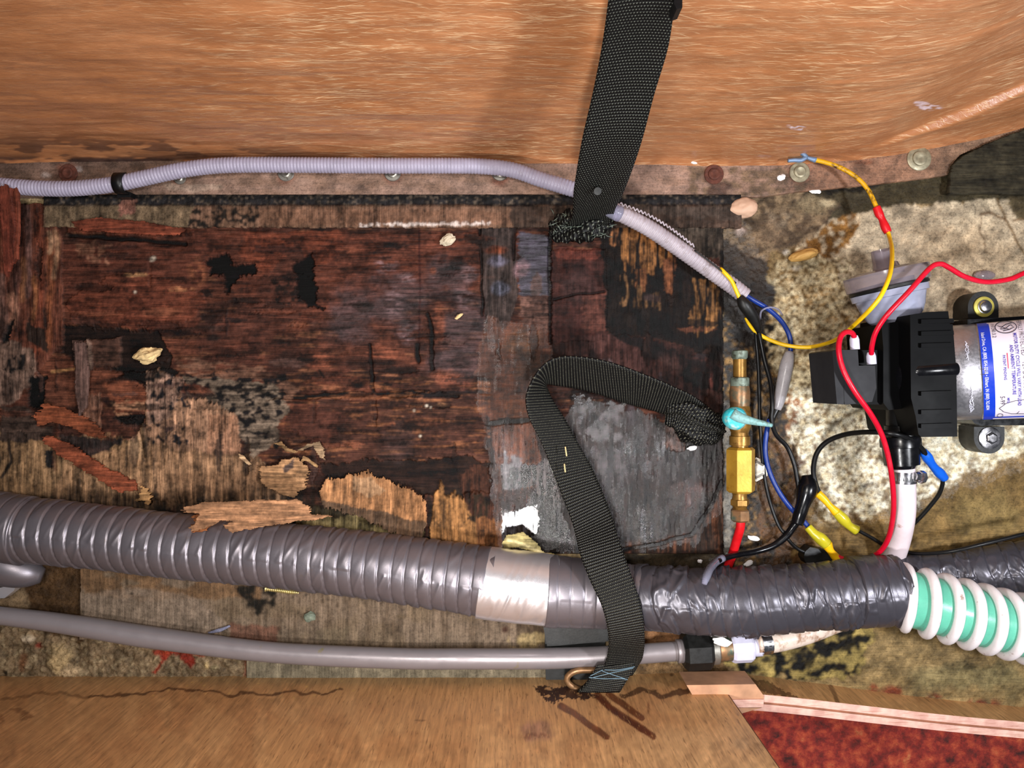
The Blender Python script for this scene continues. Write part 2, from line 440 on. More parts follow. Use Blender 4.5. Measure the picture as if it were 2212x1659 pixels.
# plywood board with upright grain
N = NT('plywood_face'); co = N.coord()
at = N.n('ShaderNodeAttribute', attribute_name='Tint'); aw = N.n('ShaderNodeAttribute', attribute_name='Wear')
sp = N.n('ShaderNodeSeparateColor'); N.l(aw.outputs['Color'], sp.inputs[0])
g1 = N.noise(N.mapping(co, (420, 420, 26)), 1, 5, 0.6, 0.6); g2 = N.noise(N.mapping(co, (900, 900, 110), (0, 0.12, 0)), 1, 3, 0.6)
pore = N.rng(g2, 0.60, 0.68, 0, 0.55)
vm = N.n('ShaderNodeVectorMath', operation='SCALE'); N.l(at.outputs['Color'], vm.inputs[0]); N.l(N.rng(g1, 0.3, 0.7, 0.72, 1.25), vm.inputs['Scale'])
c = N.mix(pore, vm.outputs[0], L4((205, 158, 100)))
c = N.mix(N.rng(N.noise(N.mapping(co, (700, 700, 70), (0, -0.1, 0), (2, 2, 2)), 1, 3), 0.60, 0.68, 0, 0.5), c, L4((98, 62, 32)))
N.l(c, N.b.inputs['Base Color']); N.l(N.math('ADD', sp.outputs[0], N.rng(g1, 0.3, 0.7, -0.05, 0.05)), N.b.inputs['Roughness'])
N.l(N.bump(g1, 0.25, 0.0004), N.b.inputs['Normal']); M['ply'] = N.m
# cut plywood edge: layered veneers
N = NT('plywood_edge'); co = N.coord()
g = N.noise(N.mapping(co, (90, 90, 90)), 1, 4)
c = N.mix(N.rng(g, 0.35, 0.65, 0, 1), L4((205, 155, 140)), L4((232, 190, 172)))
c = N.mix(N.rng(N.noise(N.mapping(co, (50, 900, 50)), 1, 3), 0.55, 0.68, 0, 0.6), c, L4((170, 112, 90)))
N.l(c, N.b.inputs['Base Color']); N.b.inputs['Roughness'].default_value = 0.6
N.l(N.bump(N.noise(co, 600, 3), 0.3, 0.0005), N.b.inputs['Normal']); M['edge'] = N.m
M['edge_dark'] = simple('plywood_edge_core', (150, 92, 66), 0.65, var=0.3, vscale=90)
M['block'] = simple('pine_block', (178, 132, 100), 0.6, var=0.25, vscale=60)
# woven webbing
def webbing(name, col, hi, pitch=0.0021, sheen=0.5):
    N = NT(name); uv = N.coord('UV')
    sx = N.n('ShaderNodeSeparateXYZ'); N.l(uv, sx.inputs[0]); u, v = sx.outputs[0], sx.outputs[1]
    vv = N.math('ADD', v, N.math('MULTIPLY', u, 0.10))
    rib = N.math('SINE', N.math('MULTIPLY', vv, 2*math.pi/pitch), 0)
    dot = N.math('SINE', N.math('ADD', N.math('MULTIPLY', u, 2*math.pi/(pitch*0.62)), N.math('MULTIPLY', vv, math.pi/pitch)), 0)
    ribp = N.rng(rib, 0.0, 0.9, 0, 1); dotp = N.rng(dot, 0.1, 0.9, 0, 1)
    knot = N.math('MULTIPLY', ribp, dotp)
    fuzz = N.rng(N.noise(N.coord(), 700, 3), 0.3, 0.7, 0.3, 1.0)
    c = N.mix(N.math('MULTIPLY', N.math('MULTIPLY', knot, fuzz), 0.9), L4(col), L4(hi))
    N.l(c, N.b.inputs['Base Color']); N.b.inputs['Roughness'].default_value = sheen
    N.b.inputs['Specular IOR Level'].default_value = 0.22
    h = N.math('ADD', N.math('MULTIPLY', rib, 0.6), N.math('MULTIPLY', knot, 0.6))
    N.l(N.bump(h, 0.8, 0.0005), N.b.inputs['Normal']); return N.m
M['web'] = webbing('black_webbing', (11, 11, 12), (140, 138, 120), 0.0023)
M['web_up'] = webbing('black_webbing_ribbed', (13, 13, 13), (140, 144, 130), 0.0028)
M['conduit'] = simple('grey_conduit_plastic', (158, 152, 172), 0.38, var=0.10, spots=(40, 0.62, 0.8, (120, 100, 95)))
M['conduit_split'] = simple('worn_grey_conduit_plastic', (168, 158, 166), 0.4, var=0.12, spots=(70, 0.55, 0.75, (100, 80, 70)))
M['blackp'] = simple('black_plastic', (15, 15, 16), 0.38, var=0.1, bstr=0.04, spec=0.35)
M['blackr'] = simple('black_rubber', (18, 18, 17), 0.45, var=0.25)
M['blackg'] = simple('glossy_black_plastic', (11, 11, 14), 0.24, var=0.05, bstr=0.0, spec=0.4)
M['blackh'] = simple('moulded_black_plastic', (9, 9, 10), 0.42, var=0.03, vscale=20, bstr=0.0, spec=0.05)
M['pinkfoam'] = simple('pinkish_foam', (206, 168, 142), 0.6, var=0.12, bscale=300, bstr=0.3)
M['mustard'] = simple('mustard_foam', (196, 152, 84), 0.6, var=0.15, bscale=300, bstr=0.3)
M['switch'] = simple('dark_grey_plastic', (40, 40, 43), 0.5, var=0.03, vscale=30, bstr=0.03, spec=0.12)
M['redw'] = simple('red_wire_sheath', (196, 10, 40), 0.33, var=0.08, bstr=0.05)
M['redt'] = simple('red_tube', (205, 20, 28), 0.4, var=0.15, spots=(120, 0.6, 0.75, (235, 110, 100)))
M['yelw'] = simple('yellow_wire_sheath', (238, 192, 18), 0.38, var=0.12, bstr=0.05)
M['yeld'] = simple('dirty_yellow_wire_sheath', (214, 160, 14), 0.42, var=0.2, spots=(110, 0.50, 0.62, (70, 42, 12)))
M['bluew'] = simple('blue_wire_sheath', (20, 48, 124), 0.35, var=0.15)
M['bluec'] = simple('blue_crimp_sleeve', (10, 90, 205), 0.35, var=0.1)
M['redc'] = simple('red_crimp_sleeve', (208, 18, 30), 0.38, var=0.1)
M['yelc'] = simple('yellow_crimp_sleeve', (238, 180, 14), 0.35, var=0.1)
M['yelc2'] = simple('clear_yellow_crimp_sleeve', (196, 184, 40), 0.25, var=0.12, trans=0.15)
M['whitep'] = simple('milky_plastic', (205, 202, 222), 0.35, var=0.08, sss=0.1)
M['shrink'] = simple('milky_shrink_tube', (176, 172, 176), 0.3, var=0.15, trans=0.25)
M['tin'] = simple('blue_tinned_metal', (120, 142, 172), 0.5, metal=0.4, var=0.2)
M['steel'] = simple('bright_steel', (205, 202, 205), 0.22, metal=1.0, var=0.15, bstr=0.1)
M['steeld'] = simple('dull_steel', (150, 146, 138), 0.42, metal=0.8, var=0.2, spots=(200, 0.55, 0.7, (90, 70, 50)))
M['alu'] = simple('brushed_motor_case', (182, 178, 182), 0.36, metal=0.85, var=0.08, vscale=300)
M['white'] = simple('white_vinyl_hose', (225, 208, 212), 0.35, var=0.05, spots=(75, 0.60, 0.72, (150, 95, 70)))
M['whited'] = simple('grubby_white_vinyl_hose', (214, 196, 182), 0.42, var=0.1, spots=(90, 0.50, 0.66, (140, 98, 66)))
M['brass'] = simple('tarnished_brass', (140, 104, 48), 0.38, metal=0.55, var=0.25, vscale=90, spots=(110, 0.52, 0.68, (95, 62, 20)), bstr=0.2)
M['brassb'] = simple('yellow_brass', (192, 146, 52), 0.42, metal=0.4, var=0.15, vscale=70, spots=(100, 0.55, 0.72, (150, 98, 30)), bstr=0.15)
M['copper'] = simple('weathered_copper', (140, 104, 72), 0.42, metal=0.5, var=0.3, vscale=80, spots=(90, 0.5, 0.66, (80, 92, 78)))
M['verd'] = simple('grey_green_patina', (112, 124, 112), 0.5, metal=0.3, var=0.35, vscale=130, spots=(160, 0.5, 0.64, (60, 62, 50)))
M['turq'] = simple('turquoise_patina', (52, 190, 205), 0.5, var=0.25, vscale=150, spots=(170, 0.5, 0.66, (165, 190, 180)))
M['lever'] = simple('pale_turquoise_lever', (132, 178, 178), 0.5, var=0.2, vscale=150, spots=(150, 0.5, 0.66, (96, 110, 100)))
M['foam'] = simple('cream_foam', (226, 196, 142), 0.8, var=0.2, bscale=400, bstr=0.6)
M['fluff'] = simple('pale_fibre', (205, 190, 165), 0.9, var=0.2, bscale=600, bstr=0.8)
M['chip'] = simple('white_paint_chip', (236, 232, 232), 0.5, var=0.06)
M['chipg'] = simple('grey_green_stone', (120, 128, 112), 0.4, var=0.35, vscale=300)
M['leaf'] = simple('dry_yellow_leaf', (186, 164, 88), 0.6, var=0.3, vscale=90, spots=(160, 0.52, 0.66, (96, 78, 34)))
M['screw'] = simple('yellow_zinc_screw', (196, 178, 120), 0.35, metal=0.7, var=0.2)
M['clear'] = simple('clear_smoky_plastic', (186, 176, 186), 0.12, var=0.05, trans=0.75, bstr=0.03, ior=1.3)
M['bowl'] = simple('bluish_milky_bowl', (188, 192, 216), 0.14, var=0.2, vscale=60, trans=0.45, bstr=0.03, ior=1.3)
M['clearend'] = simple('clear_shrink_sleeve', (190, 190, 215), 0.12, var=0.1, trans=0.7, bstr=0.1, ior=1.3)
M['teal'] = simple('sea_green_hose_wall', (96, 178, 152), 0.3, var=0.12, vscale=70, sss=0.1)
M['ringw'] = simple('white_hose_rib', (236, 226, 226), 0.32, var=0.05, spots=(130, 0.64, 0.75, (150, 110, 90)))
M['pipe'] = simple('grey_polybutylene_pipe', (138, 130, 132), 0.36, metal=0.35, var=0.05, vscale=50, spots=(60, 0.66, 0.74, (138, 128, 96)), bstr=0.05)
M['labelw'] = simple('white_label_paper', (226, 216, 228), 0.3, var=0.03, bstr=0.0)
M['labelb'] = simple('blue_label_band', (20, 58, 190), 0.3, var=0.05, bstr=0.0)
M['inkb'] = simple('violet_blue_ink', (70, 60, 160), 0.5, var=0.05, bstr=0.0)
M['inkk'] = simple('dark_ink', (50, 42, 58), 0.5, var=0.05, bstr=0.0)
M['inkr'] = simple('red_ink', (205, 60, 90), 0.5, var=0.05, bstr=0.0)
M['inkw'] = simple('white_ink', (225, 225, 240), 0.5, var=0.05, bstr=0.0)
M['thread'] = simple('pale_blue_thread', (104, 128, 142), 0.7, var=0.1)
M['rivet'] = simple('dull_rivet', (150, 142, 118), 0.45, metal=0.4, var=0.3, vscale=250)
M['rust'] = simple('rusty_head', (84, 44, 32), 0.8, var=0.4, vscale=260, bstr=0.8)
M['rust2'] = simple('tarnished_ring', (132, 98, 66), 0.4, metal=0.5, var=0.3, vscale=120)
M['ywash'] = simple('yellow_zinc_washer', (196, 184, 90), 0.4, metal=0.4, var=0.15)
# wrapping tape
def tape(name, c1, rough, coatv, metal=0.0):
    N = NT(name); co = N.coord()
    n = N.noise(co, 45, 4); fine = N.noise(co, 1600, 2)
    c = N.mix(N.rng(n, 0.3, 0.7, 0, 1), tuple(x*0.88 for x in L4(c1)[:3])+(1,), L4(c1))
    c = N.mix(N.rng(N.noise(co, 30, 5, 0.7), 0.64, 0.76, 0, 0.4), c, L4((120, 100, 76)))
    N.l(c, N.b.inputs['Base Color']); N.b.inputs['Metallic'].default_value = metal
    N.l(N.rng(fine, 0.3, 0.7, rough-0.04, rough+0.05), N.b.inputs['Roughness'])
    N.b.inputs['Specular IOR Level'].default_value = 0.6; N.b.inputs['Coat Weight'].default_value = coatv
    N.l(N.bump(fine, 0.08, 0.0002), N.b.inputs['Normal'])
    return N.m
M['tape'] = tape('grey_wrapping_tape', (124, 118, 124), 0.40, 0.0, 0.65)
M['tape_dark'] = tape('dark_grey_wrapping_tape', (80, 77, 84), 0.36, 0.0, 0.5)
M['tape_silver'] = tape('silver_tape', (232, 228, 232), 0.34, 0.0, 0.8)
# carpet
N = NT('red_brown_carpet'); co = N.coord()
c = N.ramp(N.noise(co, 95, 4, 0.6), [(0.30, L4((60, 22, 18))), (0.48, L4((140, 40, 30))), (0.62, L4((178, 72, 44))), (0.8, L4((205, 130, 80)))])
N.l(c, N.b.inputs['Base Color']); N.b.inputs['Roughness'].default_value = 0.95
N.l(N.bump(N.noise(co, 700, 4, 0.7), 1.0, 0.002), N.b.inputs['Normal']); M['carpet'] = N.m
# ---------------------------------------------------------------- the setting: floor
def plan_grid(x0, y0, x1, y1, step):
    xs = np.arange(x0, x1+step, step); ys = np.arange(y0, y1+step, step)
    return np.meshgrid(xs, ys)
def lift(X, Y, z0, h):
    k = (CAM_H-z0)/F_PX
    return np.stack([(X-1106)*k, (829.5-Y)*k, z0+h], -1)
# ---- concrete-like bonded floor
X, Y = plan_grid(-330, 230, 2290, 1600, 2.4)
C = Canvas(X, Y, (150, 128, 92)); C.k[:] = 0.8; C.r[:] = 0.55
n0 = fbm(X/70, Y/70, 5, 1)
C.put(sstep(0.45, 0.62, n0)*0.6, (120, 98, 62)); C.put(sstep(0.5, 0.35, n0)*0.4, (176, 156, 122))
# light patch behind the strainer
C.poly([(1760, 455), (1900, 440), (2150, 432), (2212, 450), (2290, 440), (2290, 700), (1980, 720), (1790, 640), (1700, 560)], (182, 164, 136), warp=22)
C.blob(2080, 560, 190, 100, (172, 148, 116), 0.7)
C.poly([(1610, 640), (1700, 545), (1800, 560), (1840, 660), (1800, 800), (1720, 830), (1640, 760)], (176, 156, 118), warp=18)
C.blob(1840, 470, 40, 22, (170, 150, 120), 0.6)
for p in [(1700, 600, 40, 26, 8), (1760, 640, 60, 34, 2), (1650, 690, 30, 22, 9), (1820, 690, 50, 26, 4)]:
    C.blob(*p[:4], (150, 112, 58), 0.75, seed=p[4], thr=0.45, nz=(10, 10))
C.blob(1755, 572, 26, 20, (110, 98, 72), 0.8)
C.blob(1735, 552, 30, 14, (206, 166, 100), 0.9, h=0.003)
C.blob(1697, 545, 10, 8, (214, 204, 190), 0.9); C.blob(1720, 578, 14, 9, (214, 206, 190), 0.9)
# speckled concrete round the valve and the pump port, its bright sheen painted as colour
C.poly([(1700, 830), (1760, 790), (1850, 850), (1910, 870), (1915, 1000), (1900, 1110), (1790, 1120), (1740, 1040), (1730, 960), (1680, 900)], (216, 198, 158), warp=26)
C.poly([(1985, 935), (2212, 925), (2260, 960), (2200, 1010), (2080, 1010), (2020, 1060), (1980, 1050)], (204, 186, 146), warp=20, thr=0.42, nz=(14, 12))
C.blob(1850, 960, 110, 40, (228, 216, 186), 0.5, thr=0.4)
C.poly([(1700, 830), (2000, 940), (2050, 1060), (1900, 1130), (1700, 1120), (1660, 900)], (112, 84, 46), warp=30, thr=0.53, nz=(6, 6))
C.poly([(1600, 500), (1850, 560), (1850, 820), (1700, 840), (1600, 700)], (96, 74, 42), warp=30, thr=0.54, nz=(6, 6))
C.poly([(1660, 840), (1730, 860), (1720, 960), (1680, 940)], (142, 84, 26), warp=24, thr=0.42, nz=(10, 10))
C.poly([(1690, 820), (1900, 850), (2240, 925), (2240, 1010), (2060, 1070), (1960, 1130), (1760, 1120), (1690, 980)], None, warp=24, r=0.30)
C.put(sstep(0.50, 0.56, fbm(X/5, Y/5, 3, 111))*C.polymask([(1700, 830), (1900, 860), (2240, 925), (2240, 1000), (2050, 1060), (1940, 1120), (1780, 1110), (1700, 960)], 30), (240, 232, 206), vary=0, r=0.22)  # white specks: glints of the wet sheen put into the colour
C.put(sstep(0.56, 0.60, fbm(X/6, Y/6, 3, 113))*C.polymask([(1620, 640), (1720, 540), (1860, 560), (1900, 700), (1800, 840), (1690, 820)], 30)*0.7, (214, 200, 164), vary=0)
# smooth tan floor lower right
C.poly([(1730, 1120), (1800, 1135), (1990, 1080), (2080, 1030), (2290, 960), (2290, 1320), (1700, 1320)], (122, 96, 54), warp=24)
C.put(sstep(1090, 1150, Y)*sstep(1700, 1760, X)*0.75, None, k=0.35)
C.blob(2140, 1110, 110, 70, (122, 102, 60), 0.7); C.blob(1850, 1160, 90, 30, (122, 96, 56), 0.6)
C.poly([(1540, 1320), (2290, 1320), (2290, 1600), (1500, 1600)], (122, 100, 62), warp=10, k=0.6)
C.blob(1980, 1420, 180, 60, (140, 116, 76), 0.6); C.blob(2080, 1460, 160, 40, (112, 104, 70), 0.55); C.blob(2180, 1470, 60, 60, (100, 92, 60), 0.4)
C.poly([(1560, 1380), (1900, 1330), (1860, 1450), (1790, 1470), (1560, 1450)], (142, 122, 66), warp=20)
C.poly([(1530, 1400), (1700, 1395), (1790, 1350), (1880, 1335), (1880, 1400), (1850, 1450), (1760, 1475), (1600, 1450), (1540, 1440)], (14, 12, 8), warp=26, thr=0.50, nz=(17, 15), seed=3)
C.blob(1735, 1425, 40, 28, (12, 10, 8), 0.9, thr=0.42); C.blob(1840, 1395, 36, 26, (12, 10, 8), 0.9, thr=0.42); C.blob(1640, 1420, 60, 18, (14, 12, 10), 0.9, thr=0.45)
for x_, w_ in [(1885, 18), (1925, 34), (2015, 22), (2120, 60), (2200, 22)]:
    C.blob(x_, 1455+(x_-1600)*0.138, w_, 22, (112, 46, 24), 0.95, thr=0.40, seed=int(x_))
C.line([(1808, 1435), (1850, 1475)], 2.5, (40, 28, 16))
# dark speckled trough left of the pump
C.poly([(1555, 430), (1640, 520), (1670, 640), (1650, 760), (1700, 860), (1690, 960), (1730, 1050), (1740, 1130), (1700, 1250), (1540, 1260)], (40, 28, 16), warp=26, k=1.0, r=0.35)
C.poly([(1555, 600), (1640, 690), (1650, 800), (1600, 1200), (1555, 1250)], (16, 12, 9), warp=26)
C.poly([(1560, 560), (1680, 640), (1670, 840), (1700, 960), (1700, 1180), (1560, 1200)], (20, 14, 9), warp=24, thr=0.46, nz=(12, 12), seed=7)
C.poly([(1560, 700), (1700, 830), (1720, 1180), (1560, 1240)], (124, 92, 44), warp=20, thr=0.56, nz=(7, 7), seed=5)
C.poly([(1640, 900), (1740, 1000), (1750, 1230), (1640, 1240)], (84, 54, 24), warp=20, thr=0.42, nz=(14, 14))
C.poly([(1565, 860), (1590, 900), (1585, 1180), (1560, 1215)], (112, 108, 100), warp=16, a=0.8)
# grey goo and mould near the flange on the right
C.poly([(1540, 340), (1720, 345), (1780, 400), (1850, 430), (1800, 470), (1740, 520), (1640, 560), (1560, 520)], (116, 96, 72), warp=20)
C.poly([(1560, 420), (1900, 420), (1900, 440), (1800, 480), (1700, 530), (1600, 560)], (70, 56, 42), warp=24, thr=0.47, nz=(16, 12), seed=8)
C.blob(1660, 500, 50, 40, (120, 98, 76), 0.6); C.blob(1760, 440, 60, 26, (132, 116, 88), 0.7); C.blob(1690, 470, 60, 26, (128, 112, 92), 0.5, thr=0.5)
C.blob(1604, 450, 34, 24, (216, 178, 152), 0.95, h=0.006, soft=0.9); C.blob(1570, 430, 14, 12, (190, 176, 140), 0.9, h=0.004)
C.blob(1680, 385, 26, 18, (186, 152, 110), 0.85, h=0.003); C.blob(1600, 400, 26, 14, (150, 132, 104), 0.8)
C.blob(1600, 500, 16, 12, (196, 172, 160), 0.8, h=0.003); C.blob(1785, 440, 20, 10, (190, 172, 136), 0.7)
C.poly([(1740, 520), (1830, 462), (1860, 452), (1840, 520), (1800, 550), (1740, 560)], (120, 82, 34), warp=16, thr=0.4, nz=(14, 12))
C.poly([(1730, 415), (1830, 402), (1950, 382), (2060, 370), (2060, 425), (1900, 445), (1840, 462), (1790, 478), (1820, 440)], (62, 54, 38), warp=10)
C.poly([(1780, 412), (1880, 395), (2040, 372), (2040, 385), (1880, 408), (1790, 425)], (26, 22, 16), warp=10)
C.poly([(2040, 250), (2290, 200), (2290, 420), (2190, 432), (1950, 440), (1840, 465), (1900, 400)], (62, 54, 36), warp=5)
C.poly([(2170, 425), (2212, 420), (2290, 430), (2290, 480), (2200, 470)], (84, 72, 50), warp=12)
C.line([(2155, 432), (2175, 475), (2200, 530), (2230, 570)], 4, (104, 78, 44)); C.line([(2120, 463), (2140, 460), (2175, 475)], 4, (92, 66, 38))
C.line([(2120, 463), (2118, 500), (2130, 515), (2128, 540), (2142, 545)], 2.5, (92, 68, 44), jit=9); C.line([(2190, 476), (2240, 470)], 3, (104, 78, 48))
C.blob(2124, 594, 22, 10, (170, 140, 104), 0.9, h=0.003, soft=0.9)
# rough aggregate bottom left and the dark brown patch under the wrapped hose
C.poly([(-330, 1190), (560, 1190), (560, 1600), (-330, 1600)], (108, 88, 64), warp=6, k=0.9)
C.put(sstep(0.52, 0.60, fbm(X/9, Y/9, 3, 31))*(X < 560)*(Y > 1380)*0.8, (84, 66, 44)); C.put(sstep(0.60, 0.68, fbm(X/6, Y/6, 3, 37))*(X < 560)*(Y > 1350)*0.7, (150, 130, 98), h=0.0012, add=True)
C.poly([(50, 1200), (190, 1215), (180, 1330), (170, 1390), (60, 1350)], (66, 46, 26), warp=16)
C.blob(130, 1420, 34, 36, (176, 148, 104), 0.9, h=0.003); C.blob(150, 1448, 26, 14, (190, 160, 120), 0.8, h=0.003)
C.blob(58, 1380, 20, 10, (188, 168, 140), 0.9, h=0.002); C.blob(84, 1395, 12, 9, (104, 34, 20), 0.9); C.blob(50, 1430, 12, 30, (104, 60, 32), 0.7)
C.poly([(340, 1400), (380, 1405), (352, 1430), (338, 1456), (330, 1452), (350, 1425)], (124, 32, 14), warp=4)
C.poly([(380, 1405), (400, 1405), (425, 1430), (415, 1445), (400, 1432)], (118, 34, 18), warp=4); C.poly([(330, 1402), (440, 1410), (445, 1418), (340, 1414)], (120, 40, 20), warp=5)
C.poly([(530, 1425), (610, 1425), (605, 1470), (528, 1470)], (118, 74, 52), warp=5)
C.blob(465, 1440, 10, 6, (168, 150, 110), 0.9, h=0.003); C.blob(448, 1435, 6, 10, (188, 160, 110), 0.9, h=0.003); C.blob(12, 1453, 10, 7, (20, 18, 14), 0.9)
# under the pipe fitting
C.poly([(1080, 1340), (1175, 1340), (1180, 1400), (1080, 1400)], (120, 112, 66), warp=10, thr=0.4)
C.poly([(1380, 1350), (1480, 1350), (1480, 1400), (1380, 1400)], (122, 84, 52), warp=10)
C.poly([(1370, 1430), (1560, 1430), (1600, 1470), (1370, 1470)], (104, 78, 48), warp=8, k=1.0)
C.poly([(1290, 1195), (1560, 1195), (1640, 1250), (1290, 1250)], (48, 38, 24), warp=8, k=1.0)
C.finish(0.5, 1, 0, True, 0.95, 0.95)
hh = (fbm(X/5, Y/5, 3, 61)-0.5)*0.0016+(fbm(X/40, Y/40, 3, 62)-0.5)*0.003+C.h*(0.6+0.6*fbm(X/7, Y/7, 2, 63))
mm = (X < 650) & (Y > 1330); hh = hh+mm*(fbm(X/7, Y/7, 3, 64)-0.5)*0.003
grid_obj('floor', lift(X, Y, 0.0, hh), Y < 1475+np.clip((X-1600)*0.125, 0, 90)+10, M['ground'], C, kind='structure')

# ---- rotten plywood panel
X, Y = plan_grid(-300, 425, 1600, 1240, 1.6)
C = Canvas(X, Y, (82, 42, 28)); C.k[:] = 0.25; C.r[:] = 0.55; C.g[:] = 0
nA = fbm(X/90, Y/40, 4, 1); nB = fbm(X/40, Y/26, 4, 2)
C.put(sstep(0.5, 0.64, nA)*0.7, (104, 54, 34), dirn='H'); C.put(sstep(0.5, 0.36, nA)*0.7, (46, 26, 20), dirn='H')
C.put(sstep(0.62, 0.70, fbm(X/60, Y/9, 4, 12))*0.55, (150, 92, 56), dirn='H')
# upper band of bare red-brown veneer
C.poly([(400, 498), (1186, 505), (1188, 600), (900, 640), (660, 700), (560, 660), (400, 560)], (100, 50, 32), warp=14, dirn='H', h=0.0002)
C.poly([(520, 500), (760, 500), (720, 560), (600, 600), (520, 560)], (124, 56, 28), warp=12, a=0.6, dirn='H')
C.poly([(640, 520), (700, 640), (560, 760), (540, 820), (430, 740), (560, 620)], (88, 46, 32), warp=12, dirn='H')
for a_ in [(860, 650, 90, 80), (960, 600, 70, 60), (760, 680, 80, 90), (1010, 700, 80, 70), (1000, 790, 110, 60)]:
    C.blob(*a_, (72, 58, 62), 0.65, dirn='H', r=0.42, seed=a_[0])  # purple-grey sheen put into the colour, with lower roughness
for a_ in [(830, 575, 34, 22), (878, 600, 22, 18), (1010, 590, 36, 20), (850, 650, 34, 42), (880, 715, 32, 34), (1000, 640, 30, 34)]:
    C.blob(*a_, (140, 104, 106), 0.65, dirn='H', r=0.4, thr=0.45, nz=(30, 4), seed=a_[0])  # paler flecks of the same painted sheen
for a_ in [(745, 540, 30, 10), (935, 585, 10, 9), (950, 700, 22, 50), (830, 760, 60, 24), (690, 780, 50, 30), (980, 820, 60, 26), (1050, 600, 26, 14)]:
    C.blob(*a_, (150, 78, 48), 0.75, dirn='H', seed=a_[1])
C.poly([(1035, 490), (1112, 490), (1118, 640), (1100, 700), (1050, 690), (1040, 600)], (70, 56, 52), warp=5, g=1.0, dirn='V', h=0.0008)
C.blob(1072, 540, 32, 12, (120, 56, 26), 0.9); C.blob(1075, 565, 26, 16, (112, 108, 130), 0.7, dirn='V'); C.blob(1080, 625, 24, 20, (96, 100, 120), 0.7, dirn='V')
C.poly([(1118, 500), (1186, 510), (1190, 640), (1120, 640)], (70, 64, 78), warp=5, dirn='H', r=0.4); C.blob(1125, 580, 22, 26, (150, 112, 118), 0.8, dirn='H')
C.poly([(1120, 640), (1190, 640), (1190, 720), (1130, 700)], (110, 74, 62), warp=6, dirn='H')
C.line([(1035, 492), (1040, 560), (1042, 680)], 5, (22, 13, 11), h=-0.0015); C.line([(1112, 490), (1108, 560)], 6, (34, 14, 10), h=-0.001)
C.line([(1188, 505), (1187, 600), (1189, 740)], 7, (24, 14, 12), h=-0.002)
C.poly([(1190, 540), (1310, 540), (1312, 735), (1192, 740)], (66, 32, 26), warp=5, h=0.001, g=0.6); C.blob(1250, 620, 50, 50, (72, 48, 46), 0.6, dirn='V')
C.poly([(1195, 530), (1300, 540), (1300, 560), (1200, 560)], (104, 46, 32), warp=7); C.poly([(1255, 640), (1310, 632), (1312, 715), (1262, 720)], (100, 54, 42), warp=6, dirn='H')
C.line([(1195, 648), (1245, 636), (1305, 632)], 4, (26, 14, 12), h=-0.001)
# orange-brown water stain down the middle
C.poly([(1040, 690), (1180, 700), (1190, 760), (1170, 860), (1150, 980), (1060, 1010), (1030, 860)], (92, 46, 20), warp=20, a=0.8, g=0.6, r=0.35)
C.blob(1130, 740, 50, 40, (104, 62, 18), 0.6); C.blob(1110, 900, 40, 60, (110, 58, 22), 0.7, dirn='V'); C.blob(1150, 800, 50, 60, (58, 36, 16), 0.6)
# black square on the right with golden grain showing
C.poly([(1300, 490), (1380, 480), (1570, 600), (1575, 800), (1480, 745), (1310, 716)], (24, 15, 11), warp=10, g=1.0, r=0.5)
C.poly([(1342, 482), (1440, 505), (1460, 560), (1400, 600), (1345, 585)], (168, 106, 44), warp=10, thr=0.47, nz=(5, 60), g=1, dirn='V', seed=2)
C.poly([(1320, 495), (1345, 490), (1340, 530), (1322, 530)], (150, 92, 46), warp=8, thr=0.4, nz=(5, 40), g=1)
C.poly([(1430, 560), (1460, 555), (1452, 640), (1432, 630)], (140, 78, 38), warp=8, thr=0.4, nz=(5, 60)); C.poly([(1370, 580), (1400, 580), (1395, 630), (1372, 620)], (130, 76, 36), warp=8, thr=0.45, nz=(5, 60))
C.poly([(1500, 600), (1562, 610), (1560, 700), (1505, 735), (1490, 700)], (146, 96, 42), warp=10, thr=0.52, nz=(4, 50), g=1, seed=4)
C.poly([(1340, 590), (1430, 640), (1430, 665), (1340, 665)], (120, 82, 44), warp=14, thr=0.56, nz=(5, 30)); C.blob(1410, 645, 26, 12, (74, 54, 52), 0.8)
C.poly([(1410, 460), (1570, 470), (1570, 560), (1500, 560)], (84, 70, 58), warp=12, g=1, dirn='V'); C.poly([(1555, 540), (1600, 540), (1600, 1200), (1556, 1200)], (34, 24, 20), warp=8)
# lower middle panel
C.poly([(1190, 740), (1310, 722), (1480, 745), (1560, 790), (1560, 900), (1300, 860), (1200, 780)], (62, 34, 28), warp=10, g=1, dirn='V')
C.poly([(1262, 722), (1330, 722), (1400, 780), (1380, 830), (1300, 790)], (90, 54, 48), warp=12, g=1, dirn='V'); C.blob(1305, 790, 26, 18, (150, 140, 146), 0.6, thr=0.5, nz=(4, 14))
C.poly([(1310, 715), (1400, 735), (1560, 800), (1560, 850), (1440, 800), (1380, 760)], (18, 14, 15), warp=16, a=0.9); C.blob(1445, 790, 50, 36, (84, 50, 42), 0.6, dirn='V'); C.blob(1537, 815, 5, 30, (122, 62, 52), 0.9)
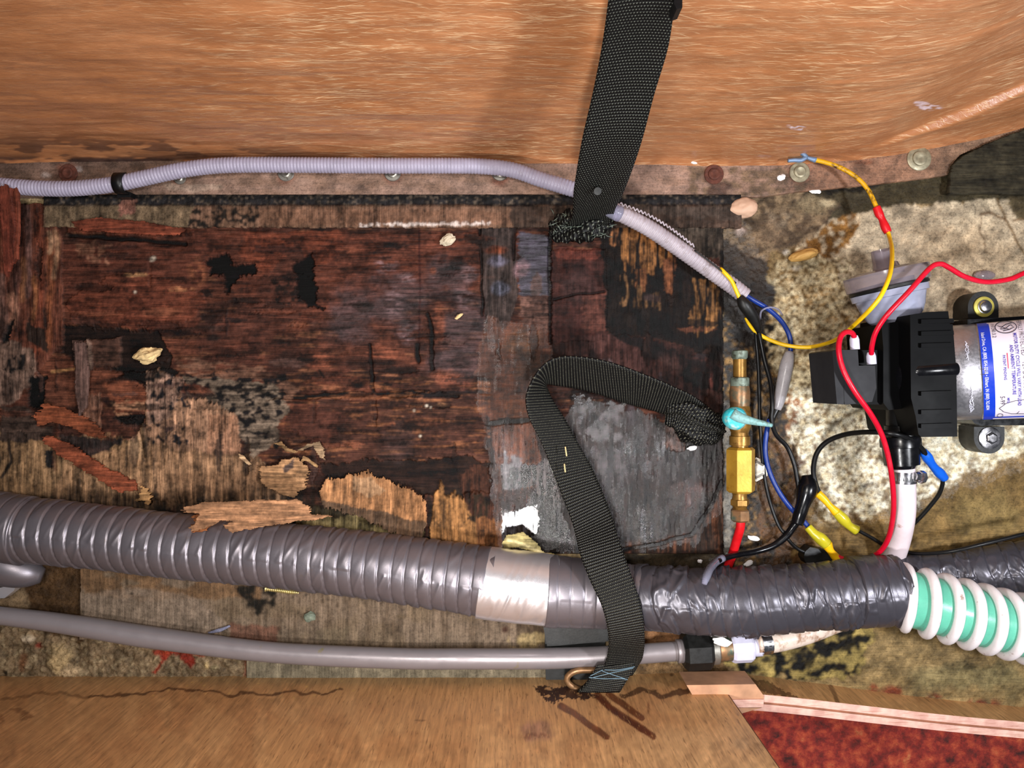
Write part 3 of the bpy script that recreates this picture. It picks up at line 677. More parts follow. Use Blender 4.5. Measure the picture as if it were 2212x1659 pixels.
# wet glossy boards inside and left of the strap loop; grey patches also paint their sheen
C.poly([(1050, 900), (1190, 930), (1250, 860), (1500, 920), (1560, 920), (1560, 1100), (1500, 1180), (1300, 1196), (1080, 1190), (1060, 1060)], (46, 30, 26), warp=14, g=1, r=0.34, k=0.45, dirn='V')
C.poly([(1240, 850), (1350, 870), (1340, 960), (1250, 950)], (70, 60, 62), warp=12, g=0.6, r=0.11, thr=0.46, nz=(12, 16), fine=8); C.blob(1400, 960, 90, 80, (66, 54, 56), 0.5, thr=0.45, nz=(6, 40), r=0.14, dirn='V')
C.poly([(1270, 970), (1350, 970), (1370, 1180), (1300, 1190)], (66, 56, 58), warp=12, thr=0.45, nz=(6, 40), r=0.13)
C.poly([(1435, 890), (1475, 895), (1480, 975), (1440, 970)], (112, 76, 62), warp=8, thr=0.4, nz=(5, 50), h=0.0015); C.blob(1495, 1080, 60, 46, (74, 42, 34), 0.8, r=0.25, soft=0.3); C.blob(1400, 1130, 50, 60, (46, 28, 12), 0.8, r=0.2)
C.poly([(1300, 1180), (1400, 1165), (1500, 1150), (1560, 1050), (1562, 1196), (1300, 1196)], (112, 66, 40), warp=6, g=1, dirn='V'); C.line([(1330, 1192), (1420, 1175), (1495, 1155), (1540, 1090), (1558, 1040)], 9, (14, 12, 14), h=-0.001)
C.blob(1440, 990, 60, 60, (26, 20, 20), 0.7, thr=0.45); C.blob(1535, 960, 30, 120, (26, 22, 26), 0.7, dirn='V')
C.poly([(1060, 915), (1150, 915), (1180, 1040), (1080, 1060)], (118, 62, 32), warp=10, g=1, dirn='V', r=0.3); C.line([(1052, 915), (1140, 908)], 12, (30, 24, 20), h=-0.001)
C.poly([(1082, 1000), (1190, 1000), (1240, 1196), (1082, 1196)], (52, 40, 40), warp=10, g=1, r=0.09, dirn='V', k=0.35)
C.poly([(1080, 1060), (1160, 1050), (1130, 1110), (1084, 1100)], (74, 34, 18), warp=8, r=0.2); C.poly([(1084, 1108), (1130, 1098), (1162, 1092), (1166, 1150), (1120, 1170), (1086, 1152)], (90, 84, 86), warp=5, r=0.02, k=0.25)
C.poly([(1090, 970), (1130, 990), (1125, 1060), (1084, 1060)], (92, 80, 84), warp=8, r=0.08, thr=0.42, nz=(6, 30))
# black holes, cracks
C.poly([(438, 562), (470, 552), (492, 556), (505, 575), (545, 568), (556, 595), (520, 600), (505, 612), (490, 632), (485, 600), (450, 590), (455, 575)], (10, 8, 10), warp=10, fine=8, h=-0.003, r=0.8)
C.poly([(630, 575), (678, 542), (680, 600), (684, 655), (700, 675), (672, 664), (640, 640), (640, 600)], (11, 9, 10), warp=9, fine=6, h=-0.003, r=0.8)
C.poly([(590, 600), (640, 600), (650, 650), (600, 660)], (40, 24, 18), warp=10, thr=0.5, nz=(8, 8)); C.blob(462, 733, 22, 16, (26, 20, 18), 0.9)
C.line([(580, 857), (700, 855), (800, 852), (900, 850), (985, 852)], 11, (16, 10, 10), h=-0.003, jit=7); C.line([(590, 868), (800, 872), (1000, 870)], 4, (34, 20, 14))
C.line([(925, 680), (930, 720), (935, 800)], 9, (22, 13, 12), h=-0.002, jit=6); C.line([(903, 745), (900, 780)], 11, (16, 10, 12), jit=6, h=-0.002); C.line([(798, 745), (806, 850), (812, 920)], 7, (26, 14, 12), jit=8, h=-0.002); C.line([(690, 800), (705, 820), (692, 838)], 5, (28, 18, 14))
C.blob(775, 832, 17, 9, (22, 12, 10), 0.95); C.blob(835, 830, 18, 7, (24, 14, 12), 0.95); C.blob(730, 900, 16, 26, (36, 20, 16), 0.85)
C.line([(905, 493), (907, 620), (905, 740)], 3, (62, 24, 20), jit=1)
# mid-lower horizontal grain
C.poly([(690, 860), (1040, 868), (1060, 1000), (700, 1010)], (78, 44, 32), warp=14, a=0.7, dirn='H')
C.put(sstep(0.60, 0.66, fbm(X/45, Y/5, 4, 77))*(Y > 820)*(Y < 1000)*(X > 560)*(X < 1060)*0.7, (158, 94, 50), h=0.0005, add=True)
C.poly([(690, 1000), (1060, 990), (1060, 1060), (940, 1080), (800, 1030), (700, 1040)], (32, 19, 14), warp=16, a=0.9, h=-0.003); C.blob(1050, 1030, 44, 30, (62, 30, 16), 0.7, dirn='V'); C.blob(955, 875, 16, 7, (190, 128, 84), 0.9); C.blob(715, 835, 34, 10, (170, 100, 60), 0.8, dirn='H')
C.blob(700, 940, 24, 30, (130, 62, 36), 0.7); C.blob(860, 960, 60, 60, (58, 46, 46), 0.5, dirn='H')
# left: delaminated reds
C.poly([(130, 530), (440, 520), (448, 620), (430, 700), (330, 710), (150, 700)], (92, 46, 30), warp=12, dirn='H')
C.poly([(240, 600), (330, 590), (440, 640), (430, 680), (330, 712), (160, 700), (150, 650)], (112, 54, 32), warp=12, dirn='H', h=0.001); C.blob(360, 675, 60, 14, (142, 78, 48), 0.8, dirn='H'); C.blob(425, 590, 26, 40, (142, 80, 46), 0.7, thr=0.45)
C.poly([(150, 470), (300, 462), (400, 480), (420, 512), (300, 508), (150, 500)], (116, 54, 30), warp=10, h=0.001); C.line([(150, 508), (230, 513), (330, 520), (400, 528)], 9, (24, 14, 12), h=-0.002)  # the dark line below the strip is a painted shadow
C.poly([(160, 525), (240, 525), (230, 570), (170, 565)], (132, 84, 60), warp=12, thr=0.45, nz=(8, 20)); C.blob(295, 594, 30, 7, (206, 148, 90), 0.95, h=0.0015, thr=0.35); C.blob(390, 625, 34, 8, (176, 112, 66), 0.8, thr=0.4)
C.poly([(130, 700), (340, 715), (370, 760), (340, 860), (250, 800), (140, 770)], (34, 20, 15), warp=14, h=-0.003); C.poly([(180, 735), (260, 728), (260, 790), (190, 800)], (96, 62, 48), warp=8, h=0.001)
C.poly([(340, 790), (385, 800), (360, 840), (330, 835)], (10, 8, 8), warp=8, h=-0.003); C.blob(490, 850, 26, 24, (92, 48, 34), 0.6)
C.poly([(80, 760), (260, 800), (280, 830), (90, 830)], (110, 58, 36), warp=12, dirn='H'); C.line([(110, 803), (160, 798)], 5, (200, 140, 76))
C.poly([(380, 770), (560, 790), (640, 830), (610, 900), (540, 880), (420, 830)], (126, 84, 62), warp=18, thr=0.42, nz=(40, 6), dirn='H')
C.poly([(390, 810), (600, 830), (620, 900), (560, 1000), (500, 930), (420, 870)], (134, 112, 92), warp=18, dirn='H', k=0.5); C.poly([(380, 800), (620, 800), (600, 960), (500, 960), (380, 860)], (22, 18, 20), warp=22, thr=0.56, nz=(14, 9), seed=9)
C.blob(430, 842, 44, 14, (98, 44, 24), 0.9, rot=12, thr=0.3); C.blob(425, 860, 40, 9, (24, 18, 16), 0.9, rot=10)
C.poly([(620, 890), (700, 880), (750, 900), (700, 960), (640, 940)], (88, 46, 32), warp=12, dirn='H')
# pinkish tan face veneer
C.poly([(315, 800), (330, 815), (340, 795), (360, 815), (380, 840), (400, 860), (440, 862), (480, 880), (512, 900), (520, 990), (600, 1010), (610, 1085), (330, 1080), (200, 1020), (260, 960), (315, 920)], (182, 132, 96), warp=6, fine=5, g=1, k=0.3, dirn='V', h=0.001)
C.poly([(315, 800), (400, 820), (370, 900), (320, 920)], (176, 134, 112), warp=6, g=1, a=0.8); C.poly([(310, 800), (420, 830), (400, 960), (310, 960)], (30, 26, 30), warp=14, thr=0.60, nz=(9, 9), seed=6)
C.poly([(450, 895), (515, 900), (520, 980), (450, 990)], (190, 130, 92), warp=4, a=0.7, g=1); C.poly([(-300, 925), (200, 935), (330, 960), (330, 1100), (-300, 1095)], (158, 118, 76), warp=14, g=1, k=0.35, dirn='V')
C.poly([(150, 980), (340, 960), (560, 990), (620, 1060), (620, 1100), (100, 1090)], (172, 126, 84), warp=10, g=1, dirn='V', a=0.8)
C.blob(300, 965, 24, 30, (206, 160, 112), 0.7, dirn='V'); C.line([(305, 905), (318, 985)], 8, (112, 82, 52), jit=1, h=0.002, add=True)
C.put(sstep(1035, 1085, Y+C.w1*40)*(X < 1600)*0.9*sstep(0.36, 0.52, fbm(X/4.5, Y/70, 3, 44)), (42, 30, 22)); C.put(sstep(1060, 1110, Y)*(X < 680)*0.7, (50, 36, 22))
C.poly([(0, 880), (110, 890), (120, 950), (0, 960)], (78, 58, 48), warp=14); C.poly([(130, 935), (270, 950), (200, 990), (130, 970)], (52, 38, 34), warp=12); C.box(98, 972, 116, 1010, (34, 30, 30), warp=3); C.line([(20, 950), (24, 1000), (5, 1030)], 7, (52, 38, 28))
# golden frayed veneer right of the middle
C.poly([(930, 1130), (938, 1080), (950, 1036), (962, 1070), (985, 1060), (1000, 1075), (1030, 1060), (1046, 1090), (1050, 1180), (930, 1170)], (178, 118, 54), warp=6, fine=5, g=1, dirn='V', h=0.0015)
C.poly([(990, 1030), (1030, 1000), (1080, 1010), (1085, 1120), (1050, 1160), (1010, 1090)], (82, 44, 26), warp=10, g=1, dirn='V'); C.poly([(1010, 1060), (1060, 1080), (1050, 1140), (1015, 1120)], (52, 36, 20), warp=12, thr=0.48, nz=(6, 20)); C.poly([(1030, 1120), (1085, 1120), (1085, 1190), (1030, 1190)], (140, 84, 36), warp=6, g=1, dirn='V')
C.poly([(640, 1100), (760, 1090), (920, 1150), (900, 1170), (640, 1160)], (158, 136, 82), warp=8, g=1, dirn='V'); C.poly([(650, 1090), (760, 1095), (760, 1115), (660, 1118)], (36, 24, 12), warp=12, a=0.9)
# left vertical splinters
C.poly([(-300, 410), (40, 410), (110, 425), (135, 520), (138, 740), (80, 800), (-300, 790)], (108, 56, 36), warp=7, stretch='V', g=1, dirn='V', h=0.0015)
for (x_, y0, y1, w_, cc) in [(12, 420, 640, 14, (124, 56, 32)), (35, 430, 700, 16, (92, 54, 44)), (60, 450, 640, 14, (104, 70, 62)), (85, 440, 760, 16, (130, 60, 32)), (108, 520, 750, 12, (136, 72, 34)), (122, 500, 600, 9, (176, 128, 90)), (28, 640, 700, 18, (168, 112, 84)), (50, 560, 650, 9, (150, 92, 52)), (75, 600, 690, 7, (160, 96, 48)), (5, 600, 780, 16, (112, 78, 66)), (110, 505, 545, 7, (196, 150, 110))]:
    C.line([(x_, y0), (x_+3, (y0+y1)/2), (x_-2, y1)], w_, cc, jit=7, soft=5, a=0.8)
C.poly([(20, 690), (30, 690), (20, 750), (5, 740)], (20, 14, 14), warp=6, h=-0.002); C.poly([(60, 690), (100, 720), (110, 760), (60, 740)], (44, 28, 20), warp=10)
C.poly([(-60, 745), (30, 740), (80, 765), (82, 800), (30, 870), (-60, 900)], (124, 94, 78), warp=9, g=1, dirn='V'); C.poly([(10, 770), (55, 765), (55, 800), (10, 800)], (26, 20, 20), warp=12, thr=0.5, nz=(5, 14)); C.poly([(60, 815), (100, 812), (92, 880), (62, 880)], (10, 8, 9), warp=6, h=-0.004)
C.poly([(95, 820), (230, 830), (235, 880), (110, 880)], (104, 56, 36), warp=12, dirn='H'); C.poly([(160, 735), (180, 735), (190, 860), (165, 860)], (112, 82, 72), warp=4, g=1, h=0.003); C.poly([(188, 730), (198, 740), (202, 800), (192, 800)], (150, 116, 98), warp=2, h=0.003)
C.poly([(170, 850), (215, 850), (220, 930), (180, 940)], (140, 92, 68), warp=8, g=1, dirn='V'); C.poly([(215, 825), (310, 830), (325, 890), (250, 890)], (138, 72, 42), warp=12, dirn='H'); C.poly([(230, 870), (320, 865), (320, 890), (260, 900)], (198, 138, 96), warp=10, thr=0.4, nz=(30, 6)); C.poly([(250, 900), (315, 895), (305, 920), (260, 918)], (14, 11, 10), warp=6, h=-0.003)
# under the hose: plain
# scattered veneer scraps, bruises and frayed spots
rr = random.Random(21)
for i in range(150):
    x_ = rr.uniform(10, 1550); y_ = rr.uniform(500, 1010); vert = rr.random() < (0.75 if (x_ < 140 or x_ > 1060) else 0.15)
    a_, b_ = rr.uniform(14, 60), rr.uniform(3, 12)
    if vert: a_, b_ = b_, a_*0.8
    col_ = rr.choice([(18, 12, 11), (18, 12, 11), (40, 22, 16), (40, 22, 16), (30, 24, 26), (104, 52, 32), (122, 66, 40), (88, 60, 52)] if x_ < 1060 or y_ < 850 else [(16, 12, 12), (34, 22, 20), (70, 40, 30), (60, 50, 54)])
    C.poly([(x_-a_, y_), (x_-a_*.4, y_-b_), (x_+a_*.6, y_-b_*.8), (x_+a_, y_+b_*.2), (x_+a_*.3, y_+b_), (x_-a_*.6, y_+b_*.7)], col_, warp=8, fine=9, a=rr.uniform(.35, .9), dirn='V' if vert else 'H', h=rr.choice([0, 0, -.0012, .0006]), seed=i)
# tiny crumbs
for (x_, y_, r_) in [(990, 683, 3), (921, 877, 3), (895, 887, 2.5), (930, 881, 2), (908, 942, 2.5), (708, 1036, 2.5), (795, 1073, 2.5), (330, 560, 5), (293, 632, 3)]:
    C.blob(x_, y_, r_*1.6, r_*1.6, (225, 205, 180), 0.95)
C.r -= 0.16*sstep(0.55, 0.63, fbm(X/7, Y/46, 4, 131))*(C.r < 0.4)*(C.r > 0.2)
C.finish(0.9, 1, 3, False, 0.85, 0.60)
hn = (fbm(X/30, Y/5, 4, 81)-0.5)*(1-C.g)+(fbm(X/5, Y/30, 4, 82)-0.5)*C.g
hh = 0.0014*hn+0.0016*(fbm(X/45, Y/35, 3, 83)-0.5)+C.h*0.8
wet = 1-sstep(0.03, 0.2, C.r); hh = np.maximum(hh*(1-0.8*wet), -0.0018)
edge = 440+4*(fbm(X/14, Y*0, 3, 88)-0.5)
msk0 = (X < 1563+5*(fbm(Y/12, X*0, 3, 86)-0.5)) & (Y > edge) & (Y < 1197+sstep(300, 0, X)*18)
grid_obj('rotten_plywood_sheet', lift(X, Y, 0.004, hh), msk0, M['rot'], C, thick=0.006,
         label='large wet rotten dark-brown plywood sheet, delaminated, filling the middle of the floor', cat='plywood')

# ---- sound plywood between wrapped hose and front board
X, Y = plan_grid(160, 1200, 1240, 1475, 1.8)
C = Canvas(X, Y, (120, 99, 78)); C.g[:] = 1; C.k[:] = 0.55; C.r[:] = 0.6
C.put(sstep(0.45, 0.65, fbm(X/60, Y/40, 4, 4))*0.7, (106, 86, 62), dirn='V'); C.put(sstep(0.56, 0.66, fbm(X/6, Y/80, 3, 14))*0.6, (78, 60, 42))
C.poly([(160, 1215), (560, 1215), (560, 1290), (300, 1300), (170, 1280)], (112, 82, 52), warp=14, thr=0.4, nz=(40, 20)); C.poly([(175, 1280), (300, 1270), (420, 1290), (520, 1370), (175, 1370)], (128, 108, 90), warp=10, a=0.6)
C.poly([(510, 1250), (600, 1245), (600, 1300), (560, 1340), (520, 1300)], (24, 20, 14), warp=18, thr=0.45, nz=(16, 14)); C.blob(285, 1283, 5, 5, (16, 14, 10), 1.0, h=-0.001); C.blob(660, 1285, 5, 4, (16, 12, 10), 1.0)
C.poly([(500, 1345), (600, 1355), (600, 1400), (500, 1395)], (104, 64, 46), warp=10, a=0.85); C.blob(865, 1333, 13, 7, (104, 84, 60), 0.9); C.blob(1092, 1358, 10, 11, (62, 34, 20), 0.95, h=0.001); C.poly([(1110, 1345), (1170, 1350), (1170, 1375), (1115, 1370)], (74, 56, 38), warp=10, thr=0.45, nz=(5, 30))
C.poly([(1095, 1370), (1178, 1368), (1180, 1398), (1100, 1400)], (158, 132, 84), warp=10, thr=0.36); C.poly([(680, 1360), (760, 1350), (740, 1395), (690, 1390)], (98, 82, 60), warp=10, a=0.7)
C.poly([(540, 1240), (1000, 1240), (1000, 1300), (800, 1280), (600, 1270)], (92, 68, 44), warp=16, a=0.55)
C.put((fbm(X/5, Y/5, 3, 29) > 0.70)*0.8, (60, 46, 32)); C.poly([(530, 1425), (1200, 1440), (1200, 1475), (530, 1475)], (110, 98, 76), warp=3)
C.finish(0.3, 2, 5, False, 0.85, 0.95)
hh = 0.0006*(fbm(X/4, Y/50, 3, 91)-0.5)+0.0008*(fbm(X/60, Y/60, 2, 92)-0.5)
msk = (X > 172+6*(fbm(Y/15, X*0, 3, 5)-0.5)) & (Y > 1205+0*(fbm(X/22, Y*0, 3, 6)-0.5)) & ((X > 532) | (Y < 1382+8*(fbm(X/12, Y*0, 3, 7)-0.5))) & (Y < 1475) & (X < 1190)
grid_obj('plywood_offcut', lift(X, Y, 0.0035, hh), msk, M['rot'], C, thick=0.004,
         label='flat grey-brown plywood strip with upright grain under the grey pipe', cat='plywood')

# ---- wooden batten along the flange, with its black sealant
X, Y = plan_grid(60, 415, 1600, 505, 1.8)
C = Canvas(X, Y, (122, 88, 66)); C.g[:] = 1; C.k[:] = 0.4
C.put(sstep(0.5, 0.62, fbm(X/60, Y/20, 4, 4))*0.7, (96, 68, 48)); C.poly([(400, 450), (560, 450), (560, 500), (400, 500)], (30, 24, 20), warp=20, thr=0.52, nz=(9, 9)); C.poly([(100, 440), (420, 440), (400, 500), (100, 500)], (118, 96, 70), warp=10, k=0.8)
C.poly([(560, 450), (1180, 456), (1180, 486), (560, 486)], (124, 84, 60), warp=6, a=0.6); C.poly([(770, 484), (1060, 478), (1060, 486), (770, 492)], (206, 186, 176), warp=4, thr=0.42, nz=(8, 8), r=0.25)
C.poly([(1100, 440), (1600, 440), (1600, 500), (1100, 500)], (62, 48, 40), warp=14, a=0.85); C.poly([(1210, 440), (1600, 450), (1600, 480)], (76, 64, 56), warp=14, a=0.6)
C.put(sstep(447, 442, Y+C.w1*8)*1.0, (34, 32, 34), r=0.5); C.put((Y < 430+C.w2*10)*0.9, (12, 11, 12)); C.put((Y < 447)*sstep(0.62, 0.68, fbm(X/6, Y/4, 3, 9))*0.8, (104, 88, 72))
C.poly([(262, 430), (295, 430), (292, 462), (262, 465)], (150, 96, 78), warp=8)
C.finish(0.7, 1, 6, False, 0.85, 0.8)
hh = 0.001*(fbm(X/9, Y/9, 3, 93)-0.5)+sstep(440, 448, Y)*0.0012
msk = (Y > 420) & (Y < 492+6*(fbm(X/20, Y*0, 3, 8)-0.5)-sstep(330, 110, X)*2) & (X > 95+8*(fbm(Y/9, X*0, 2, 5)-0.5))
grid_obj('batten', lift(X, Y, 0.0065, hh), msk, M['ground'], C, thick=0.0065, label='narrow dirty wooden batten topped by black sealant along the upper flange', cat='batten')

# ---------------------------------------------------------------- back wall: a moulded resin tub with its flange
def base_y(px):    # plan line where the wall springs from the flange
    return np.interp(px, [-500, 700, 1300, 1480, 1700, 1800, 1900, 2000, 2100, 2212, 2330, 2500], [352, 350, 352, 356, 358, 352, 342, 326, 305, 276, 238, 175])
us = np.arange(-420, 2450, 3.0); by = base_y(us); by = np.convolve(np.pad(by, 20, mode='edge'), np.ones(41)/41, 'valid')
zs = np.concatenate([np.linspace(0, 0.02, 16), np.linspace(0.0205, 0.16, 330), np.linspace(0.162, 0.33, 80)])
U, Z = np.meshgrid(us, zs)
kb = (CAM_H-0.006)/F_PX
BX = (U-1106)*kb; BYY = (829.5-np.broadcast_to(by, U.shape))*kb
right = sstep(1700, 2250, U)
lean = 0.10*Z+0.004*(1-np.exp(-Z/0.004))
# on the right a broad cove leans out and ends in a rounded ridge, where the panel turns upright
zc = np.interp(U, [1800, 1900, 2000, 2100, 2200, 2400], [0.010, 0.018, 0.034, 0.052, 0.070, 0.100])
bulge = right*0.16*Z+sstep(1820, 2000, U)*0.0075/(1+np.exp(-(Z-zc)/0.0009))
off = lean+bulge+0.0012*(fbm(U/180, Z*60, 3, 71)-0.5)*3
V = np.stack([BX, BYY+off, 0.006+Z], -1)
kk = F_PX/(CAM_H-V[..., 2]); PXw = 1106+V[..., 0]*kk; PYw = 829.5-V[..., 1]*kk
C = Canvas(PXw, PYw, (150, 96, 62)); C.r[:] = 0.30; C.g[:] = 1.0; C.k[:] = 0.0
def wst(m, col, a=1.0, r=None):
    C.put(m, col, vary=0.3); C.k[:] = np.maximum(C.k, m*a)
    if r is not None: C.r += (r-C.r)*m
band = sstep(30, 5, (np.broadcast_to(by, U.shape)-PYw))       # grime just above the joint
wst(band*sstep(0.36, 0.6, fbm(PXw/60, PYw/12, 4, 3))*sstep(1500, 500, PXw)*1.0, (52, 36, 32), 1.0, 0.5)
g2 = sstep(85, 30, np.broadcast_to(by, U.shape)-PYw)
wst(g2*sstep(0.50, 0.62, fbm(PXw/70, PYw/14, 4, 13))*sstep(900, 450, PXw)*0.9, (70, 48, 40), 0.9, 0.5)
wst(band*sstep(0.45, 0.6, fbm(PXw/50, PYw/10, 4, 5))*sstep(1000, 1300, PXw)*0.6, (110, 66, 42), 0.8)
for (cx, cy, rx, ry, a) in [(2008, 231, 30, 9, 0.95), (1990, 224, 20, 7, 0.8), (1722, 276, 22, 6, 0.9), (1705, 272, 12, 4, 0.6), (1650, 337, 20, 4, 0.4)]:
    d = np.hypot((PXw-cx+C.w1*rx)/rx, (PYw-cy+C.w2*ry)/ry); wst(sstep(1.0, 0.7, d)*a*sstep(0.36, 0.5, fbm(PXw/12, PYw/3, 3, 7)), (226, 206, 214))
for (cx, cy, rx, ry) in [(232, 172, 26, 9), (384, 150, 10, 7), (245, 8, 26, 8), (436, 196, 26, 6), (20, 145, 14, 6), (1530, 98, 10, 4), (1632, 223, 8, 4)]:
    d = np.hypot((PXw-cx+C.w1*rx)/rx, (PYw-cy+C.w2*ry)/ry); wst(sstep(1.1, 0.5, d)*0.35, (110, 86, 76), 1)
C.g = 0.25+0.75*sstep(150, 800, PXw)-0.4*sstep(1750, 2050, PXw)*sstep(150, 260, PYw)
wall = grid_obj('wall_back', V, np.ones(U.shape, bool), M['resin'], C, flip=True, kind='structure')
# flange
u2 = np.arange(-330, 2330, 3.0); bb = base_y(u2); bb = np.convolve(np.pad(bb, 20, mode='edge'), np.ones(41)/41, 'valid')
fr = np.interp(u2, [-60, 1300, 1500, 1650, 1720, 1800, 1900, 2000, 2050, 2060, 2075, 2110, 2212, 2330], [425, 426, 426, 424, 414, 406, 396, 384, 377, 350, 334, 320, 282, 238])
t = np.linspace(0, 1, 34)[:, None]
FX = np.broadcast_to(u2, (34, len(u2))).copy(); FY = (bb-4)[None]*(1-t)+np.maximum(fr, bb)[None]*t
C = Canvas(FX, FY, (158, 122, 102)); C.k[:] = 0.7; C.r[:] = 0.42
C.put(sstep(0.45, 0.6, fbm(FX/50, FY/14, 4, 3))*0.6, (140, 104, 80)); C.put(sstep(0.5, 0.62, fbm(FX/30, FY/20, 4, 9))*sstep(600, 100, FX)*0.6, (92, 70, 54)); C.put(sstep(1650, 1780, FX)*0.8, (150, 102, 70)); C.put(sstep(1900, 2100, FX)*0.6, (132, 104, 78))
C.put(sstep(382, 352, FY)*sstep(500, 200, FX)*0.6, (64, 46, 40)); C.poly([(1490, 365), (1700, 365), (1760, 400), (1700, 426), (1560, 426), (1490, 420)], (120, 92, 66), warp=14, thr=0.42, nz=(14, 10)); C.poly([(1530, 390), (1580, 390), (1560, 425), (1530, 425)], (74, 44, 32), warp=12, a=0.8)
for (x_, y_, w_) in [(620, 382, 34), (848, 383, 34), (1080, 385, 34), (1541, 376, 34), (145, 372, 38), (385, 392, 22), (1727, 374, 40)]:
    C.blob(x_, y_, w_*0.85, w_*0.72, (120, 62, 40), 0.75)
C.poly([(350, 398), (480, 396), (480, 412), (360, 414)], (176, 146, 124), warp=8, a=0.8); C.blob(1868, 350, 26, 8, (150, 84, 46), 0.7); C.blob(100, 378, 20, 8, (190, 170, 160), 0.8, thr=0.5); C.blob(168, 366, 14, 8, (200, 186, 180), 0.9, thr=0.45)
C.finish(0.5, 1, 7, True, 0.85, 0.8)
hh = 0.0004*(fbm(FX/12, FY/12, 3, 95)-0.5)
fl = grid_obj('flange', lift(FX, FY, 0.006, hh), np.ones(FX.shape, bool), M['ground'], C, parent=wall, thick=0.006)
def fastener(px, py, r, mat, hexo=False, rust=False):
    z = 0.0062; k = (CAM_H-z)/F_PX; c = P(px, py, z)
    w_ = lathe('washer', c, c+Vector((0, 0, 1)), [(0, r*k), (0.0006, r*k), (0.0011, r*k*0.93), (0.0012, r*k*0.5)], mat, wall, seg=28)
    lathe('screw_head', c+Vector((0, 0, 0.0011)), c+Vector((0, 0, 1)), [(0, r*k*0.62), (0.0012, r*k*0.58), (0.0018, r*k*0.42), (0.0013, r*k*0.22), (0.0011, 0.0001)], mat, wall, seg=24)
for (x_, y_, r_, m_) in [(618, 374, 18, 'steeld'), (848, 374, 18, 'steeld'), (1080, 372, 19, 'steeld'), (1542, 377, 21, 'rust'), (1727, 372, 22, 'rivet'), (1985, 343, 26, 'rivet'), (389, 386, 13, 'steeld'), (148, 375, 20, 'rust')]:
    fastener(x_, y_, r_, M[m_])

# ---------------------------------------------------------------- front wall: plywood board, tall on the left, cut low on the right
fx = [-400, 1300, 1480, 1560, 1650, 1800, 2000, 2212, 2320]; fy = [1462, 1460, 1452, 1452, 1461, 1481, 1507, 1528, 1538]
def front_line(px):
    y = np.interp(px, fx, fy); return y
us = np.arange(-400, 2320, 2.4); ly = front_line(us); ly = np.convolve(np.pad(ly, 25, mode='edge'), np.ones(51)/51, 'valid')
def front_grid(u0, u1, z1, nz):
    s = (us >= u0) & (us <= u1); u = us[s]; l = ly[s]; k = CAM_H/F_PX
    UU, ZZ = np.meshgrid(u, np.linspace(0, 1, nz)); ZZ = -0.002+ZZ*(np.asarray(z1)+0.002); Yw = np.broadcast_to((829.5-l)*k, UU.shape)
    V = np.stack([(UU-1106)*k, Yw, ZZ], -1); kk = F_PX/(CAM_H-ZZ)
    return V, 1106+V[..., 0]*kk, 829.5-V[..., 1]*kk, UU, ZZ
def ply_paint(PX, PY):
    C = Canvas(PX, PY, (200, 148, 96)); C.r[:] = 0.5
    C.put(sstep(0.42, 0.65, fbm(PX/90, PY/60, 4, 3))*0.6, (182, 128, 80)); C.put(sstep(0.5, 0.7, fbm(PX/40, PY/90, 3, 13))*0.4, (216, 166, 112))
    C.put(sstep(1495, 1465, PY)*0.65, (160, 128, 86)); C.put(sstep(560, 0, PX)*0.35, (150, 102, 62)); C.put(sstep(1150, 1500, PX)*sstep(1540, 1600, PY)*0.5, (214, 172, 124))
    C.line([(190, 1505), (260, 1498), (400, 1490), (470, 1492), (492, 1505), (520, 1498), (590, 1498), (640, 1492), (650, 1498), (690, 1500), (740, 1490)], 4, (84, 48, 22), a=0.85, jit=9)
    C.line([(0, 1510), (100, 1496), (200, 1504)], 5, (104, 66, 34), a=0.6, jit=9); C.poly([(0, 1535), (60, 1528), (80, 1550), (0, 1560)], (104, 62, 32), warp=12, a=0.6, thr=0.45)
    for p_ in [[(1212, 1524), (1240, 1540), (1270, 1565), (1310, 1592)], [(1290, 1500), (1320, 1530), (1365, 1560), (1410, 1592)], [(1315, 1500), (1345, 1520), (1385, 1552)]]:
        C.line(p_, 13, (104, 50, 20), a=0.9, jit=3, r=0.3)
    C.line([(1290, 1505), (1330, 1540), (1400, 1585)], 10, (92, 42, 18), a=0.9, r=0.3)
    C.poly([(1155, 1485), (1240, 1478), (1300, 1500), (1260, 1515), (1170, 1512)], (56, 28, 14), warp=12, thr=0.36, nz=(16, 8)); C.line([(1345, 1505), (1390, 1488), (1430, 1500), (1500, 1490)], 9, (66, 34, 16), a=0.85, jit=12)
    C.blob(1160, 1580, 60, 30, (148, 104, 88), 0.6); C.blob(1150, 1590, 50, 9, (122, 70, 44), 0.6, thr=0.45); C.blob(1600, 1610, 30, 16, (186, 150, 110), 0.5)
    C.blob(1400, 1530, 4, 20, (110, 62, 30), 0.7); C.blob(1450, 1457, 6, 5, (70, 44, 26), 0.8); C.blob(905, 1556, 16, 3, (104, 66, 34), 0.7)
    C.poly([(1610, 1465), (1660, 1470), (1700, 1495), (1780, 1520), (1760, 1525), (1680, 1500), (1620, 1485)], (86, 50, 28), warp=8, a=0.8); C.line([(1795, 1482), (1815, 1530)], 9, (86, 46, 26), a=0.7)
    for i in range(26):
        x_ = random.uniform(300, 1100); y_ = random.uniform(1468, 1520); C.blob(x_, y_, random.uniform(2, 4), random.uniform(1.5, 3.5), (206, 160, 92), 0.9)
    return C
V, PX_, PY_, UU, ZZ = front_grid(-400, 1541, 0.235, 150)
Cf = ply_paint(PX_, PY_)
fw = grid_obj('wall_front', V, np.ones(UU.shape, bool), M['ply'], Cf, kind='structure')
